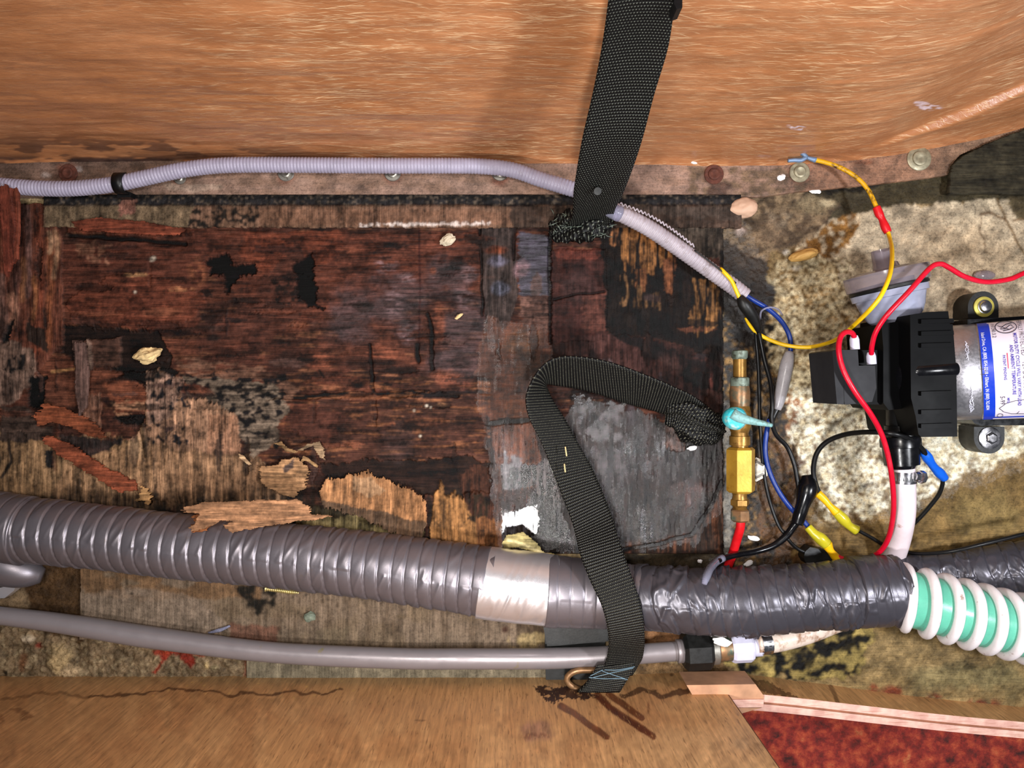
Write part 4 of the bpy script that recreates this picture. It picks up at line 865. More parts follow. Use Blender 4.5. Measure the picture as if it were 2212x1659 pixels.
# thickness: end face and outer face of the tall board
k = CAM_H/F_PX; xe = (1541-1106)*k; ye = (829.5-float(np.interp(1541, us, ly)))*k
v = [(xe, ye, -0.002), (xe, ye-0.015, -0.002), (xe, ye-0.015, 0.235), (xe, ye, 0.235)]
obj('board_end', v, [(0, 1, 2, 3)], M['edge_dark'], fw)
lowtop = np.interp(us[(us >= 1541) & (us <= 2318)], [1541, 1700, 2000, 2300], [0.043, 0.040, 0.035, 0.032])
V, PX_, PY_, UU, ZZ = front_grid(1541, 2318, lowtop, 34)
Cf = ply_paint(PX_, PY_)
fr_ = grid_obj('wall_right', V, np.ones(UU.shape, bool), M['ply'], Cf, kind='structure')
top = V[-1]; nrm = np.gradient(top[:, :2], axis=0); nrm = np.stack([nrm[:, 1], -nrm[:, 0]], 1); nrm /= np.linalg.norm(nrm, axis=1)[:, None]
def strip(name, d0, d1, z, mat, parent):
    a = np.concatenate([top[:, :2]+nrm*d0, (np.zeros((len(top), 1))+np.reshape(z, (-1, 1)))], 1); b = np.concatenate([top[:, :2]+nrm*d1, (np.zeros((len(top), 1))+np.reshape(z, (-1, 1)))], 1)
    lo = b.copy(); lo[:, 2] -= 0.05
    G = np.stack([a, b, lo]); n_ = G.shape[1]; F_ = []
    for i in range(2):
        for j in range(n_-1): F_.append((i*n_+j, (i+1)*n_+j, (i+1)*n_+j+1, i*n_+j+1))
    return obj(name, G.reshape(-1, 3), F_, mat, parent, smooth=False)
strip('top_edge', 0.0, 0.0058, lowtop, M['edge'], fr_); strip('core_veneer', 0.0058, 0.0076, lowtop-0.0006, M['edge_dark'], fr_); strip('outer_veneer', 0.0076, 0.0130, lowtop-0.0002, M['edge'], fr_)
# cleat block screwed inside the corner where the board is cut
cl = thing('wooden_cleat', 'small pale wooden cleat block at the corner where the front board is cut', 'wood block', P(1560, 1500, 0.03))
prism('block', [(1483, 1480), (1632, 1478), (1650, 1503), (1650, 1510), (1502, 1512)], 0.018, 0.046, M['block'], cl, bevel=0.0006)
prism('ply_edge', [(1502, 1513), (1650, 1511), (1649, 1528), (1504, 1529)], 0.02, 0.0475, M['edge'], cl, bevel=0.0004)
prism('lower_ply_edge', [(1501, 1530), (1645, 1529), (1596, 1543), (1502, 1543)], 0.02, 0.0465, M['block'], cl, bevel=0.0004)
# carpet outside
X, Y = plan_grid(1460, 1500, 2380, 1760, 4)
z = 0.0; V = lift(X, Y, z, (fbm(X/6, Y/6, 3, 97)-0.5)*0.004)
grid_obj('carpet', V, (Y > front_line(X)+16), M['carpet'], None, label='red-brown mottled carpet beyond the low front board, lower right corner', cat='carpet')
# ================================================================ things
def PP(l, z=None): return [P(*p) if z is None else P(p[0], p[1], z) for p in l]
def rpx(px, z): return px*(CAM_H-z)/F_PX

# ---------------------------------------------------------------- corrugated conduits
def corrugated(name, pts, dpx, mat, pitch=0.0027, amp=0.0007, parent=None, cut=None, seg=26, **kw):
    c = spline(pts, pitch/6); s = np.concatenate([[0], np.cumsum(np.linalg.norm(np.diff(c, axis=0), axis=1))])
    r0 = rpx(dpx/2, 0.02); prof = np.abs(np.sin(np.pi*s/pitch))**0.55
    rr = r0-amp+amp*prof
    th = np.arange(seg)/seg*2*np.pi
    R = rr[:, None]+np.zeros((1, seg))
    F = tube_faces(len(c), seg, True)
    V = tube_arrays(c, R, seg)
    return obj(name, V, F, mat, parent, **kw)
con = thing('corrugated_conduit', 'long grey corrugated conduit lying along the upper flange, left of the hanging strap', 'conduit', P(600, 375, 0.01))
corrugated('conduit_tube', PP([(-320, 392, .021), (-140, 392, .021), (-40, 397, .021), (30, 403, .021), (90, 407, .021), (160, 407, .021), (240, 399, .021), (310, 385, .021), (390, 368, .021), (470, 358, .021), (560, 356, .021), (700, 357, .021), (850, 358, .021), (980, 358, .021), (1050, 360, .021), (1110, 368, .021), (1170, 388, .022), (1235, 408, .024), (1262, 416, .025)]), 34, M['conduit'], parent=con)
cl = thing('cable_clip', 'small black plastic clip holding the grey conduit to the batten', 'clip', P(262, 400, .01))
c_ = P(262, 396, .021)
pts = []
for a in np.linspace(-1.2, 1.2, 15):
    pts.append((a, ))
V = []; F = []
rr = rpx(19.5, .02)
for i, a in enumerate(np.linspace(-1.9, 1.9, 22)):
    for dx in (-0.0042, 0.0042):
        for d in (0, 0.0012):
            V.append((c_.x+dx, c_.y+math.sin(a)*(rr+d), c_.z+math.cos(a)*(rr+d)))
n = 22
for i in range(n-1):
    a = i*4; b = a+4; F += [(a+1, a+3, b+3, b+1), (a, b, b+2, a+2), (a, a+1, b+1, b), (a+2, b+2, b+3, a+3)]
obj('loop', V, F, M['blackp'], cl)
prism('foot', [(252, 414), (272, 412), (284, 416), (282, 426), (254, 427)], 0.006, 0.014, M['blackp'], cl)

con2 = thing('split_conduit', 'short split grey corrugated conduit right of the strap, wires coming out of its lower end', 'conduit', P(1480, 540, 0.01))
corrugated('conduit_tube', PP([(1318, 452, .034), (1345, 463, .032), (1400, 492, .028), (1450, 525, .024), (1500, 560, .021), (1545, 592, .02), (1585, 620, .02), (1610, 640, .02)]), 36, M['conduit_split'], pitch=0.0030, amp=0.0009, parent=con2)
tube('end_sleeve', PP([(1287, 441, .040), (1300, 447, .039), (1318, 454, .037), (1338, 462, .034)]), [0.0022, 0.0046, 0.0058, 0.0066], M['clearend'], con2, seg=20, step=0.002, label='clear glossy melted sleeve')
c = spline(PP([(1340, 440, .037), (1400, 464, .034), (1450, 494, .030), (1500, 532, .027)]), 0.0004)
s = np.arange(len(c))*0.0004; c[:, 1] += 0.0011*np.sin(s*2*np.pi/0.0034)
tube('split_edge', [tuple(q) for q in c[::2]], 0.0006, M['conduit_split'], con2, seg=6, step=0.0006)
tube('split_line', PP([(1500, 540, .0295), (1545, 574, .0282), (1590, 612, .0275)]), 0.0007, M['blackr'], con2, seg=6)

# ---------------------------------------------------------------- hanging strap (upper) and loop strap (lower)
st = thing('hanging_strap', 'wide black webbing strap hanging down the back wall, frayed where it is nailed down', 'strap', P(1270, 480, .008))
ribbon('webbing', [(1319, -60, .292, 1474, -60, .292), (1314, 0, .275, 1459, 0, .275), (1300, 101, .232, 1443, 101, .232), (1280, 203, .190, 1413, 203, .190), (1257, 304, .148, 1386, 304, .148), (1243, 388, .105, 1362, 375, .105), (1238, 430, .075, 1344, 420, .075), (1238, 462, .050, 1330, 447, .052), (1228, 482, .030, 1322, 470, .034), (1215, 496, .016, 1310, 490, .020)], 0.0014, M['web_up'], st, sag=0.0015)
lathe('hole', P(1290, 412, .0885), P(1290, 412, .0885)+Vector((0, -0.35, 1)), [(0, .0028), (.0035, .0028), (.0037, .0001)], M['blackr'], st, seg=16)
# frayed bunch at the foot: rumpled webbing plus loose threads
n, seg = 26, 40; c = spline(PP([(1190, 500, .008), (1225, 492, .014), (1262, 482, .019), (1298, 470, .017), (1318, 458, .012)]), 0.003)
T_ = np.linspace(0, 1, len(c))[:, None]; A_ = np.linspace(0, 2*np.pi, seg, endpoint=False)[None]
R_ = 0.0085*(0.55+0.75*np.sin(np.pi*T_)**0.7)*(1+0.35*np.sin(5*A_+9*T_)+0.22*np.sin(11*A_-23*T_))
obj('frayed_foot', tube_arrays(c, R_, seg), tube_faces(len(c), seg), M['web_up'], st, uv=np.stack([np.tile(np.arange(seg)/seg*0.05, len(c)), np.repeat(np.arange(len(c))*.003, seg)], 1), label='frayed rumpled black end')
rnd = random.Random(3)
V = []; F = []
for i in range(70):
    x0 = rnd.uniform(1195, 1325); y0 = rnd.uniform(462, 505); a = rnd.uniform(0, 6.3); L = rnd.uniform(8, 24); z0 = rnd.uniform(.012, .03)
    p = PP([(x0, y0, z0), (x0+L*.5*math.cos(a)+rnd.uniform(-4, 4), y0+L*.5*math.sin(a), z0+.002), (x0+L*math.cos(a), y0+L*math.sin(a)*.7, max(.009, z0-.002))])
    cc = spline(p, .0015); vv = tube_arrays(cc, 0.0003, 5); b = len(V); V += [tuple(q) for q in vv]; F += [tuple(t+b for t in f) for f in tube_faces(len(cc), 5)]
fr = obj('loose_threads', V, F, M['verd'], st, kind='stuff')
# buckle stub at the top right edge of the strap
prism('keeper', [(1457, -14), (1474, -14), (1474, 16), (1462, 20), (1456, 8)], .265, .277, M['blackp'], st)

lp = thing('loop_strap', 'black webbing strap looped over wrapped hose and grey pipe, stitched to a ring below', 'strap', P(1250, 900, .01))
rows = [(1538, 884, .012, 1512, 960, .006), (1520, 872, .020, 1482, 940, .008), (1493, 853, .028, 1462, 908, .010), (1460, 838, .033, 1432, 893, .012), (1425, 822, .038, 1398, 883, .014), (1344, 791, .046, 1344, 868, .018), (1290, 776, .050, 1290, 850, .020), (1241, 770, .053, 1236, 837, .022), (1205, 772, .055, 1200, 832, .024),
        (1180, 784, .056, 1183, 829, .026), (1160, 805, .055, 1180, 834, .028), (1142, 838, .050, 1185, 846, .030), (1136, 866, .046, 1197, 870, .030), (1144, 905, .040, 1220, 905, .027), (1168, 953, .034, 1246, 953, .024), (1195, 1021, .028, 1278, 1010, .020), (1236, 1130, .040, 1316, 1100, .035), (1252, 1195, .056, 1340, 1177, .055), (1274, 1253, .066, 1360, 1231, .066), (1301, 1313, .070, 1382, 1299, .070), (1314, 1372, .062, 1392, 1367, .062), (1312, 1415, .046, 1389, 1415, .046), (1300, 1445, .036, 1378, 1438, .038), (1280, 1465, .031, 1366, 1458, .033)]
ribbon('webbing', rows, 0.0014, M['web'], lp)
ribbon('stitched_end', [(1290, 1437, .0365, 1372, 1432, .040), (1275, 1462, .037, 1364, 1452, .041), (1262, 1480, .036, 1350, 1474, .040), (1246, 1494, .033, 1338, 1493, .036)], 0.0032, M['web'], lp, label='doubled strap end with pale blue stitching')
for p in [[(1306, 1447, .0405), (1335, 1447, .0415), (1371, 1440, .043)], [(1272, 1463, .0395), (1300, 1466, .041), (1340, 1466, .042), (1356, 1468, .043)], [(1300, 1449, .0405), (1325, 1458, .042), (1350, 1466, .043)], [(1276, 1465, .0400), (1310, 1456, .0415), (1368, 1443, .043)], [(1302, 1447, .0405), (1275, 1460, .0397)]]:
    tube('stitching', PP(p), 0.0003, M['thread'], lp, seg=6, step=.001)
ring = PP([(1312, 1455, .026), (1285, 1448, .026), (1245, 1449, .026), (1226, 1462, .026), (1228, 1476, .026), (1250, 1490, .026), (1262, 1488, .027)])
tube('ring', ring, 0.0026, M['rust2'] if 'rust2' in M else M['steeld'], lp, seg=12, label='tarnished steel ring')
# bunched end of the loop at the right: rumpled ribs
c = spline(PP([(1440, 892, .012), (1470, 896, .016), (1500, 912, .018), (1530, 925, .015), (1556, 935, .009)]), .0025); A_ = np.linspace(0, 2*np.pi, 44, endpoint=False)[None]; T_ = np.linspace(0, 1, len(c))[:, None]
R_ = 0.0125*(0.35+0.85*np.sin(np.pi*np.clip(T_*.8+.12, 0, 1)))*(1+0.22*np.sin(7*A_+5*T_)+0.10*np.sin(13*A_-17*T_))*(0.55+0.45*np.abs(np.sin(A_)))
obj('gathered_end', tube_arrays(c, R_, 44), tube_faces(len(c), 44), M['web'], lp, uv=np.stack([np.tile(np.arange(44)/44*0.06, len(c)), np.repeat(np.arange(len(c))*.0025, 44)], 1), label='gathered dark webbing end')
for q in [((1221, 965), (1224, 985)), ((1219, 1002), (1221, 1020))]:
    tag(tube('wood_sliver', PP([(*q[0], .0385 if q[0][1] < 1000 else .036), (*q[1], .0375 if q[0][1] < 1000 else .035)]), 0.0006, M['foam'], None, seg=6), 'tiny pale wood sliver lying on the loop strap, '+('the upper of two' if q[0][1] < 1000 else 'the lower of two'), 'splinter', 'slivers on the loop strap')

# ---------------------------------------------------------------- wrapped hoses
def wrapped(name, pts, rads, mat, pitch=0.0102, amp=0.0011, crinkle=0.0008, slant=0.35, seg=150, step=0.0008, parent=None, seed=0, **kw):
    c4 = spline([tuple(p)+(r,) for p, r in zip(pts, rads)], step); c = c4[:, :3]; r0 = c4[:, 3]
    s = np.concatenate([[0], np.cumsum(np.linalg.norm(np.diff(c, axis=0), axis=1))])
    th = np.linspace(0, 2*np.pi, seg, endpoint=False)
    S, A = np.meshgrid(s, th, indexing='ij')
    ph = S/pitch+slant*np.cos(A+0.6)+0.10*(fbm(S*60, A*0, 2, 90+seed)-0.5)
    turn = np.floor(ph); f = ph-turn; rn = vnoise(turn*3.7, turn*0+0.5, 5+seed)
    g_ = np.minimum(f, 1-f); ridge = 0.45+0.55*f*(1-sstep(0.93, 1.0, f))-0.75*np.exp(-(g_/0.045)**2)+0.25*np.sin(np.pi*f)   # lapped turns with a narrow groove
    # fold creases running aslant across a turn
    w1 = 1-np.abs(2*vnoise(S*150+A*1.3+rn*5, A*1.1+turn*9.1, 17+seed)-1); w2 = 1-np.abs(2*vnoise(S*260-A*2.2, A*1.7+turn*5.3, 27+seed)-1)
    gate = sstep(0.35, 0.75, vnoise(turn*5.3, A*0.8, 41+seed))
    fold = sstep(0.45, 1.0, w1)*0.8+sstep(0.6, 1.0, w2)*0.45*(crinkle > 0.0009)
    R = r0[:, None]+amp*(ridge-0.5)+crinkle*fold*(0.25+gate)+0.0005*(fbm(S*50, A*0.8, 2, 37+seed)-0.5)
    uv = np.stack([S.ravel(), A.ravel()/(2*np.pi)], 1)
    return obj(name, tube_arrays(c, R, seg), tube_faces(len(c), seg), mat, parent, uv=uv, **kw)
DU = thing('wrapped_hose', 'thick hose wrapped in grey tape crossing the whole compartment from the left edge', 'hose', P(600, 1190, 0.0))
dz = 0.034
def dzx(x): return dz+0.008*float(sstep(1340, 1460, x))
def dpts(l): return PP([(x, (a+b)/2, dzx(x)) for x, a, b in l]), [rpx((b-a)/2, dzx(x))-0.0003 for x, a, b in l]
A1 = [(48, 1076, 1214), (120, 1081, 1219), (200, 1090, 1226), (300, 1101, 1238), (400, 1113, 1250), (500, 1122, 1258), (600, 1131, 1267), (700, 1140, 1279), (800, 1150, 1291), (900, 1162, 1306), (1000, 1176, 1322), (1060, 1184, 1333)]
p, r = dpts(A1); wrapped('grey_tape_wrap', p, r, M['tape'], pitch=0.0104, amp=0.0013, crinkle=0.0007, parent=DU)
p, r = dpts([(1036, 1182, 1332), (1100, 1190, 1340), (1160, 1197, 1345), (1196, 1203, 1350)]); r = [q+0.0008 for q in r]
wrapped('silver_tape_patch', p, r, M['tape_silver'], pitch=0.06, amp=0.0002, crinkle=0.0008, slant=0.1, parent=DU, seed=4, label='bright silver tape patch')
p, r = dpts([(1180, 1201, 1350), (1240, 1206, 1354), (1300, 1214, 1356), (1380, 1222, 1358)]); r = [r[0]+0.0012]+r[1:]
wrapped('smooth_tape_wrap', p, r, M['tape'], pitch=0.0098, amp=0.0005, crinkle=0.0002, slant=0.25, parent=DU, seed=5)
p, r = dpts([(1370, 1221, 1357), (1450, 1228, 1363), (1540, 1230, 1371), (1620, 1226, 1372), (1700, 1222, 1364), (1780, 1216, 1356), (1850, 1210, 1352)])
wrapped('crinkled_tape_wrap', p, r, M['tape_dark'], pitch=0.0115, amp=0.0010, crinkle=0.0017, slant=0.75, parent=DU, seed=7)
p, r = dpts([(1840, 1206, 1352), (1880, 1205, 1350), (1920, 1203, 1347), (1944, 1202, 1340)]); r = [q+0.001 for q in r]
wrapped('end_tape_wrap', p, r, M['tape_dark'], pitch=0.0125, amp=0.0005, crinkle=0.0014, slant=0.5, parent=DU, seed=8)
# taped joint at the left edge
J = thing('taped_hose_joint', 'silver-grey taped joint feeding the wrapped hose at the left edge', 'hose joint', P(10, 1200, 0))
wrapped('tape_wrap', PP([(-320, 1112, dz), (-180, 1118, dz), (-70, 1128, dz), (-20, 1134, dz), (30, 1142, dz), (60, 1146, dz)]), [rpx(70, dz)+.001]*6, M['tape'], pitch=0.011, amp=0.0007, crinkle=0.0004, parent=J, seed=11)
tube('lower_branch', PP([(-300, 1170, .019), (-80, 1192, .0185), (-20, 1212, .015), (30, 1228, .014), (64, 1238, .012), (92, 1244, .009)]), [.0185, .0185, .0175, .0155, .012, .006], M['tape'], J, seg=40, step=.002)
tag(prism('foil_scrap', [(-30, 1276), (36, 1262), (30, 1276), (10, 1292), (-30, 1294)], .0012, .010, M['tape_silver'], None), 'crumpled silver scrap under the taped joint at the left edge', 'scrap')
# second wrapped hose to the right
H2 = thing('wrapped_hose', 'second dark taped hose running off the right edge above the green ribbed hose', 'hose', P(2080, 1230, 0.0))
wrapped('tape_wrap', PP([(1935, 1232, .018), (1990, 1236, .019), (2060, 1238, .021), (2130, 1234, .024), (2212, 1226, .026), (2290, 1216, .027)]), [rpx(30, .02), rpx(37, .02), rpx(44, .02), rpx(50, .022), rpx(55, .025), rpx(56, .025)], M['tape_dark'], pitch=0.0125, amp=0.0012, crinkle=0.0014, slant=0.7, parent=H2, seed=14)
# green hose with white spiral rib
G = thing('ribbed_hose', 'sea-green hose with a thick white spiral rib leaving the end of the wrapped hose', 'hose', P(2070, 1310, 0.0))
gp = PP([(1928, 1284, .043), (1960, 1292, .046), (2000, 1303, .050), (2060, 1319, .053), (2120, 1335, .055), (2180, 1350, .056), (2300, 1380, .057)])
gr = rpx(59, .045)
tube('hose_wall', gp, gr, M['teal'], G, seg=48, step=.002)
c = spline(gp, .0004); s = np.concatenate([[0], np.cumsum(np.linalg.norm(np.diff(c, axis=0), axis=1))]); T, Nn, B = frames(c)
pitch = rpx(41, .045); L = s[-1]; hs = np.arange(0.002, L, .0007)
ci = np.stack([np.interp(hs, s, c[:, i]) for i in range(3)], 1); Ni = np.stack([np.interp(hs, s, Nn[:, i]) for i in range(3)], 1); Bi = np.stack([np.interp(hs, s, B[:, i]) for i in range(3)], 1)
# finer helix sampling
hs = np.arange(0.0, L, pitch/72); ci = np.stack([np.interp(hs, s, c[:, i]) for i in range(3)], 1); Ni = np.stack([np.interp(hs, s, Nn[:, i]) for i in range(3)], 1); Bi = np.stack([np.interp(hs, s, B[:, i]) for i in range(3)], 1)
ang = 2*np.pi*hs/pitch+2.2; hel = ci+(gr+.0016)*(np.cos(ang)[:, None]*Ni+np.sin(ang)[:, None]*Bi)
obj('spiral_rib', tube_arrays(hel, rpx(10.8, .05), 12), tube_faces(len(hel), 12), M['ringw'], G)

# ---------------------------------------------------------------- grey pipe with black nut and white fittings
pz = 0.020
PI_ = thing('water_pipe', 'smooth grey plastic pipe running along the front board, with black nut and white fitting', 'pipe', P(700, 1410, 0))
tube('pipe', PP([(-320, 1306, pz), (-160, 1314, pz), (-60, 1324, pz), (0, 1330, pz), (100, 1342, pz), (200, 1357, pz), (300, 1373, pz), (400, 1387, pz), (500, 1400, pz), (600, 1410, pz), (700, 1416, pz), (800, 1420, pz), (900, 1423, pz), (1000, 1423, pz), (1100, 1423, pz), (1200, 1422, pz), (1300, 1418, pz), (1400, 1411, pz), (1480, 1405, pz)]), [rpx(q, pz) for q in (19, 19, 19, 19, 20.5, 22, 23, 22.5, 22, 21.5, 22, 22, 22, 22, 22, 22, 21.5, 21, 20.5)], M['pipe'], PI_, seg=36)
a, b = P(1455, 1407, pz+.002), P(1660, 1396, pz+.002); u = (b-a).length/205
def seg_on(name, x0, x1, rp, mat, **kw):
    prof = [(0, rp[0]*u), ((x1-x0)*u*.12, rp[1]*u), ((x1-x0)*u*.88, rp[1]*u), ((x1-x0)*u, rp[0]*u)]
    d = (b-a).normalized(); return lathe(name, a+d*(x0-1455)*u, a+d*(x1-1455)*u, prof, mat, PI_, **kw)
seg_on('inner_sleeve', 1462, 1478, (24, 25), M['pipe']); seg_on('nut', 1474, 1536, (35, 42), M['blackr'], nsides=8, flat=True, phase=.35, label='large black faceted nut')
seg_on('collar', 1534, 1550, (30, 32), M['steeld']); seg_on('threaded_adapter', 1548, 1590, (23, 26), M['copper']); seg_on('white_nut', 1578, 1624, (28, 31), M['whitep'], nsides=10, flat=True); seg_on('barb', 1622, 1646, (19, 20), M['whitep'])
WH = thing('water_hose', 'stained white hose clamped to the end of the grey pipe, passing under the wrapped hose', 'hose', P(1700, 1380, 0))
tube('hose', PP([(1634, 1390, .023), (1665, 1388, .022), (1700, 1381, .019), (1750, 1366, .016), (1810, 1345, .012), (1880, 1322, .011), (1950, 1300, .011)]), [rpx(22, .02)]*4+[rpx(20, .02)]*3, M['whited'], WH, seg=30)
def clamp(parent, ctr, axis, r, wid, mat=None):
    ax = axis.normalized()
    bnd = lathe('clamp_band', ctr-ax*wid/2, ctr+ax*wid/2, [(0, r), (0, r+.0007), (wid, r+.0007), (wid, r)], M['steel'], parent, seg=40)
    return bnd
cc = P(1651, 1389, .0225); cp = clamp(WH, cc, P(1700, 1381, .02)-P(1634, 1390, .023), rpx(23, .02), rpx(22, .02))
for i in range(5):
    a_ = -0.9+i*0.32; q = cc+Vector((0.0, math.sin(a_)*rpx(23.6, .02), math.cos(a_)*rpx(23.6, .02)))
    obj('clamp_slot', [q+Vector((sx*.0032, sy*.0004, .0004+abs(sx)*0)) for sx, sy in ((-1, -1), (1, -1), (1, 1), (-1, 1))], [(0, 1, 2, 3)], M['blackr'], cp)
# black bracket plate under hose and pipe
BR = thing('black_bracket', 'flat black bracket plate under the pipe and the loop strap', 'bracket', P(1240, 1400, 0))
prism('plate', [(1176, 1338), (1180, 1500), (1300, 1500), (1310, 1345)], .0, .0085, M['blackr'], BR, bevel=.0006)
prism('raised_pad', [(1172, 1345), (1182, 1397), (1315, 1385), (1318, 1350)], .008, .014, M['blackr'], BR, bevel=.001)

# ---------------------------------------------------------------- valve
zv = .030
def vl(name, y0, y1, prof, mat, parent, x0=1598, x1=1598, **kw):
    a = P(x0, y0, zv); b = P(x1, y1, zv); L = (b-a).length
    return lathe(name, a, b, [(t*L, rpx(q, zv)) for t, q in prof], mat, parent, **kw)
VA = thing('brass_valve', 'tarnished brass needle valve with a turquoise-corroded lever', 'valve', P(1598, 940, 0))
vl('end_cap', 756, 776, [(0, 12), (.12, 17), (.8, 17), (1, 14)], M['verd'], VA); vl('stem', 774, 818, [(0, 14), (1, 14)], M['brass'], VA); vl('collar', 815, 836, [(0, 18), (.1, 20), (.9, 20), (1, 18)], M['verd'], VA)
vl('body', 834, 882, [(0, 20), (.3, 22), (1, 20)], M['copper'], VA); vl('ball_body', 876, 934, [(0, 20), (.25, 24), (.5, 25), (.75, 24), (1, 19)], M['brass'], VA)
vl('lower_body', 928, 972, [(0, 18), (.3, 19), (.32, 22), (.75, 22), (.78, 18), (1, 18)], M['brass'], VA); vl('hex_nut', 966, 1064, [(0, 25), (.05, 31), (.95, 31), (1, 25)], M['brassb'], VA, x0=1600, x1=1600, nsides=6, flat=True, phase=math.pi/6+.0, label='long yellow-brass hexagonal nut')
vl('neck', 1062, 1080, [(0, 17), (.5, 15), (1, 17)], M['brass'], VA); vl('ferrule_nut', 1078, 1092, [(0, 18), (.1, 20), (.9, 20), (1, 18)], M['brass'], VA, nsides=6, flat=True, phase=.5); vl('threads', 1090, 1102, [(0, 14), (.25, 16), (.5, 14), (.75, 16), (1, 14)], M['brass'], VA); vl('compression_nut', 1100, 1127, [(0, 18), (.1, 21), (.85, 21), (1, 15)], M['copper'], VA, nsides=6, flat=True, phase=.2)
hub = P(1589, 904, .044)
lv = lathe('lever_hub', hub-Vector((0, 0, .012)), hub+Vector((0, 0, 1)), [(0, rpx(21, .05)), (.008, rpx(25, .05)), (.0125, rpx(25, .05)), (.0150, rpx(20, .05)), (.0155, rpx(6, .05))], M['turq'], VA, seg=36)
tube('lever', PP([(1582, 893, .0475), (1600, 903, .0485), (1630, 911, .049), (1650, 915, .049), (1667, 919, .048)]), [.0042, .0040, .0028, .0022, .0016], M['lever'], lv, seg=14, step=.002, label='paler grey-turquoise lever arm')
tag(lathe('hex_bolt', P(1634, 1014, .004), P(1634, 1014, .012), [(0, rpx(26, 0)), (.0015, rpx(26, 0)), (.0016, rpx(20, 0)), (.007, rpx(19, 0)), (.0075, rpx(14, 0))], M['steeld'], None, nsides=6, flat=True), 'grimy hexagonal bolt head half hidden behind the brass nut', 'bolt')
tag(tube('red_supply_tube', PP([(1600, 1118, .029), (1599, 1140, .027), (1592, 1165, .020), (1583, 1195, .013), (1572, 1225, .009), (1560, 1260, .007)]), rpx(9.5, .02), M['redt'], None, seg=18), 'short red plastic tube leaving the bottom of the brass valve', 'tube')

# ---------------------------------------------------------------- pump
PU = thing('water_pump', 'small electric water pump with black head and silver motor at the right edge', 'pump', P(2060, 805, 0))
m0, m1 = P(2052, 806, .040), P(2330, 790, .078); ax = (m1-m0).normalized(); Lm = (m1-m0).length; mr = rpx(103, .045); up_ = rpx(1, .055)
side = ax.cross(Vector((0, 0, 1))).normalized(); mup = side.cross(ax).normalized()
if mup.z < 0: mup = -mup
MF = 0.74      # the case is a slightly flattened can
def ring_pt(s_, ang, r_): return m0+ax*s_+side*(math.sin(ang)*r_)+mup*(math.cos(ang)*r_*MF)
prof = [(-.046, mr*.94), (-.001, mr*.96), (-.0004, mr), (.0012, mr), (52*up_, mr), (52.5*up_, mr*.990), (54*up_, mr*.990), (54.5*up_, mr*1.003), (Lm, mr*1.003)]
sg = 110; V = [ring_pt(s_, 2*math.pi*j_/sg, r_) for s_, r_ in prof for j_ in range(sg)]
case = obj('motor_case', V, tube_faces(len(prof), sg), M['alu'], PU)
def on_motor(s_px, v_px, lift_=0.0):
    ang = math.asin(max(-.999, min(.999, v_px/105.5)))
    return ring_pt(s_px*up_, ang, mr*1.003+lift_)
def patch_on(name, s0, s1, v0, v1, mat, parent, lift_, n=26, m=6):
    V = [on_motor(s0+(s1-s0)*j/m, v0+(v1-v0)*i/n, lift_) for i in range(n+1) for j in range(m+1)]
    F = [(i*(m+1)+j, (i+1)*(m+1)+j, (i+1)*(m+1)+j+1, i*(m+1)+j+1) for i in range(n) for j in range(m)]
    return obj(name, V, F, mat, parent)
lab = patch_on('rating_label', 74, 270, -103, 104, M['labelw'], PU, .00025, 40, 10)
patch_on('blue_band', 56, 77, -103.5, 104.5, M['labelb'], lab, .00028, 40, 3); patch_on('blue_border', 77, 270, 97.5, 100.5, M['labelb'], lab, .0004, 4, 10)
def text_on(txt, s, v, size, mat, parent, stretch=1.0, bold=0.0, xs=1.0, name='printed_text'):
    """text running down the photo (rotated a quarter turn clockwise), baseline at s, starting at v"""
    cu = bpy.data.curves.new('t', 'FONT'); cu.body = txt; cu.size = 1.0; cu.offset = bold; cu.resolution_u = 2
    to = bpy.data.objects.new('t', cu); COL.objects.link(to)
    dg = bpy.context.evaluated_depsgraph_get(); me = bpy.data.meshes.new_from_object(to.evaluated_get(dg))
    bpy.data.objects.remove(to); bm = bmesh.new(); bm.from_mesh(me)
    bmesh.ops.subdivide_edges(bm, edges=[e for e in bm.edges if e.calc_length() > .25], cuts=2)
    for vtx in bm.verts:
        x, y = vtx.co.x*size*xs, vtx.co.y*size
        arc = math.asin(max(-.999, min(.999, v/105.5)))*105.5+x
        q = 105.5*math.sin(max(-1.55, min(1.55, arc/105.5)))
        vtx.co = on_motor(s+y, q, .0007)
    # glyph up direction is +s? read from the right side: characters' tops face +x
    me2 = bpy.data.meshes.new(name); bm.to_mesh(me2); bm.free(); me2.materials.append(mat)
    o = bpy.data.objects.new(name, me2); link(o, parent); return o
text_on('Inland Drive, CA (800) 854-3218 \u2022 Elkhart, IN (800) 762-8094', 60, -82, 9.2, M['inkw'], lab, bold=.01, xs=.80)
text_on('110.240.3.2', 80, -99, 10, M['inkk'], lab, xs=1.15)
text_on('MOTOR DUTY CYCLE WILL VARY WITH LOAD', 117, -76, 8.6, M['inkb'], lab, bold=.02, xs=.92)
text_on('AND AMBIENT TEMPERATURE', 108, -52, 8.6, M['inkb'], lab, bold=.02, xs=.92)
text_on('PATENT PENDING', 94, -32, 7.0, M['inkb'], lab, bold=.02, xs=.9)
text_on('THERMALLY PROTECTED    12V DC MAX', 127, -104, 12.5, M['inkk'], lab, xs=.84, bold=-.008)
text_on('PRESSURE', 148, -34, 9, M['inkb'], lab, bold=.02, xs=.9); text_on('4.0', 146, -88, 10, M['inkb'], lab); text_on('5-99', 86, 52, 12, M['inkk'], lab); text_on('MFG.', 98, 56, 6.5, M['inkb'], lab, bold=.02); text_on('50', 147, 4, 10, M['inkb'], lab)
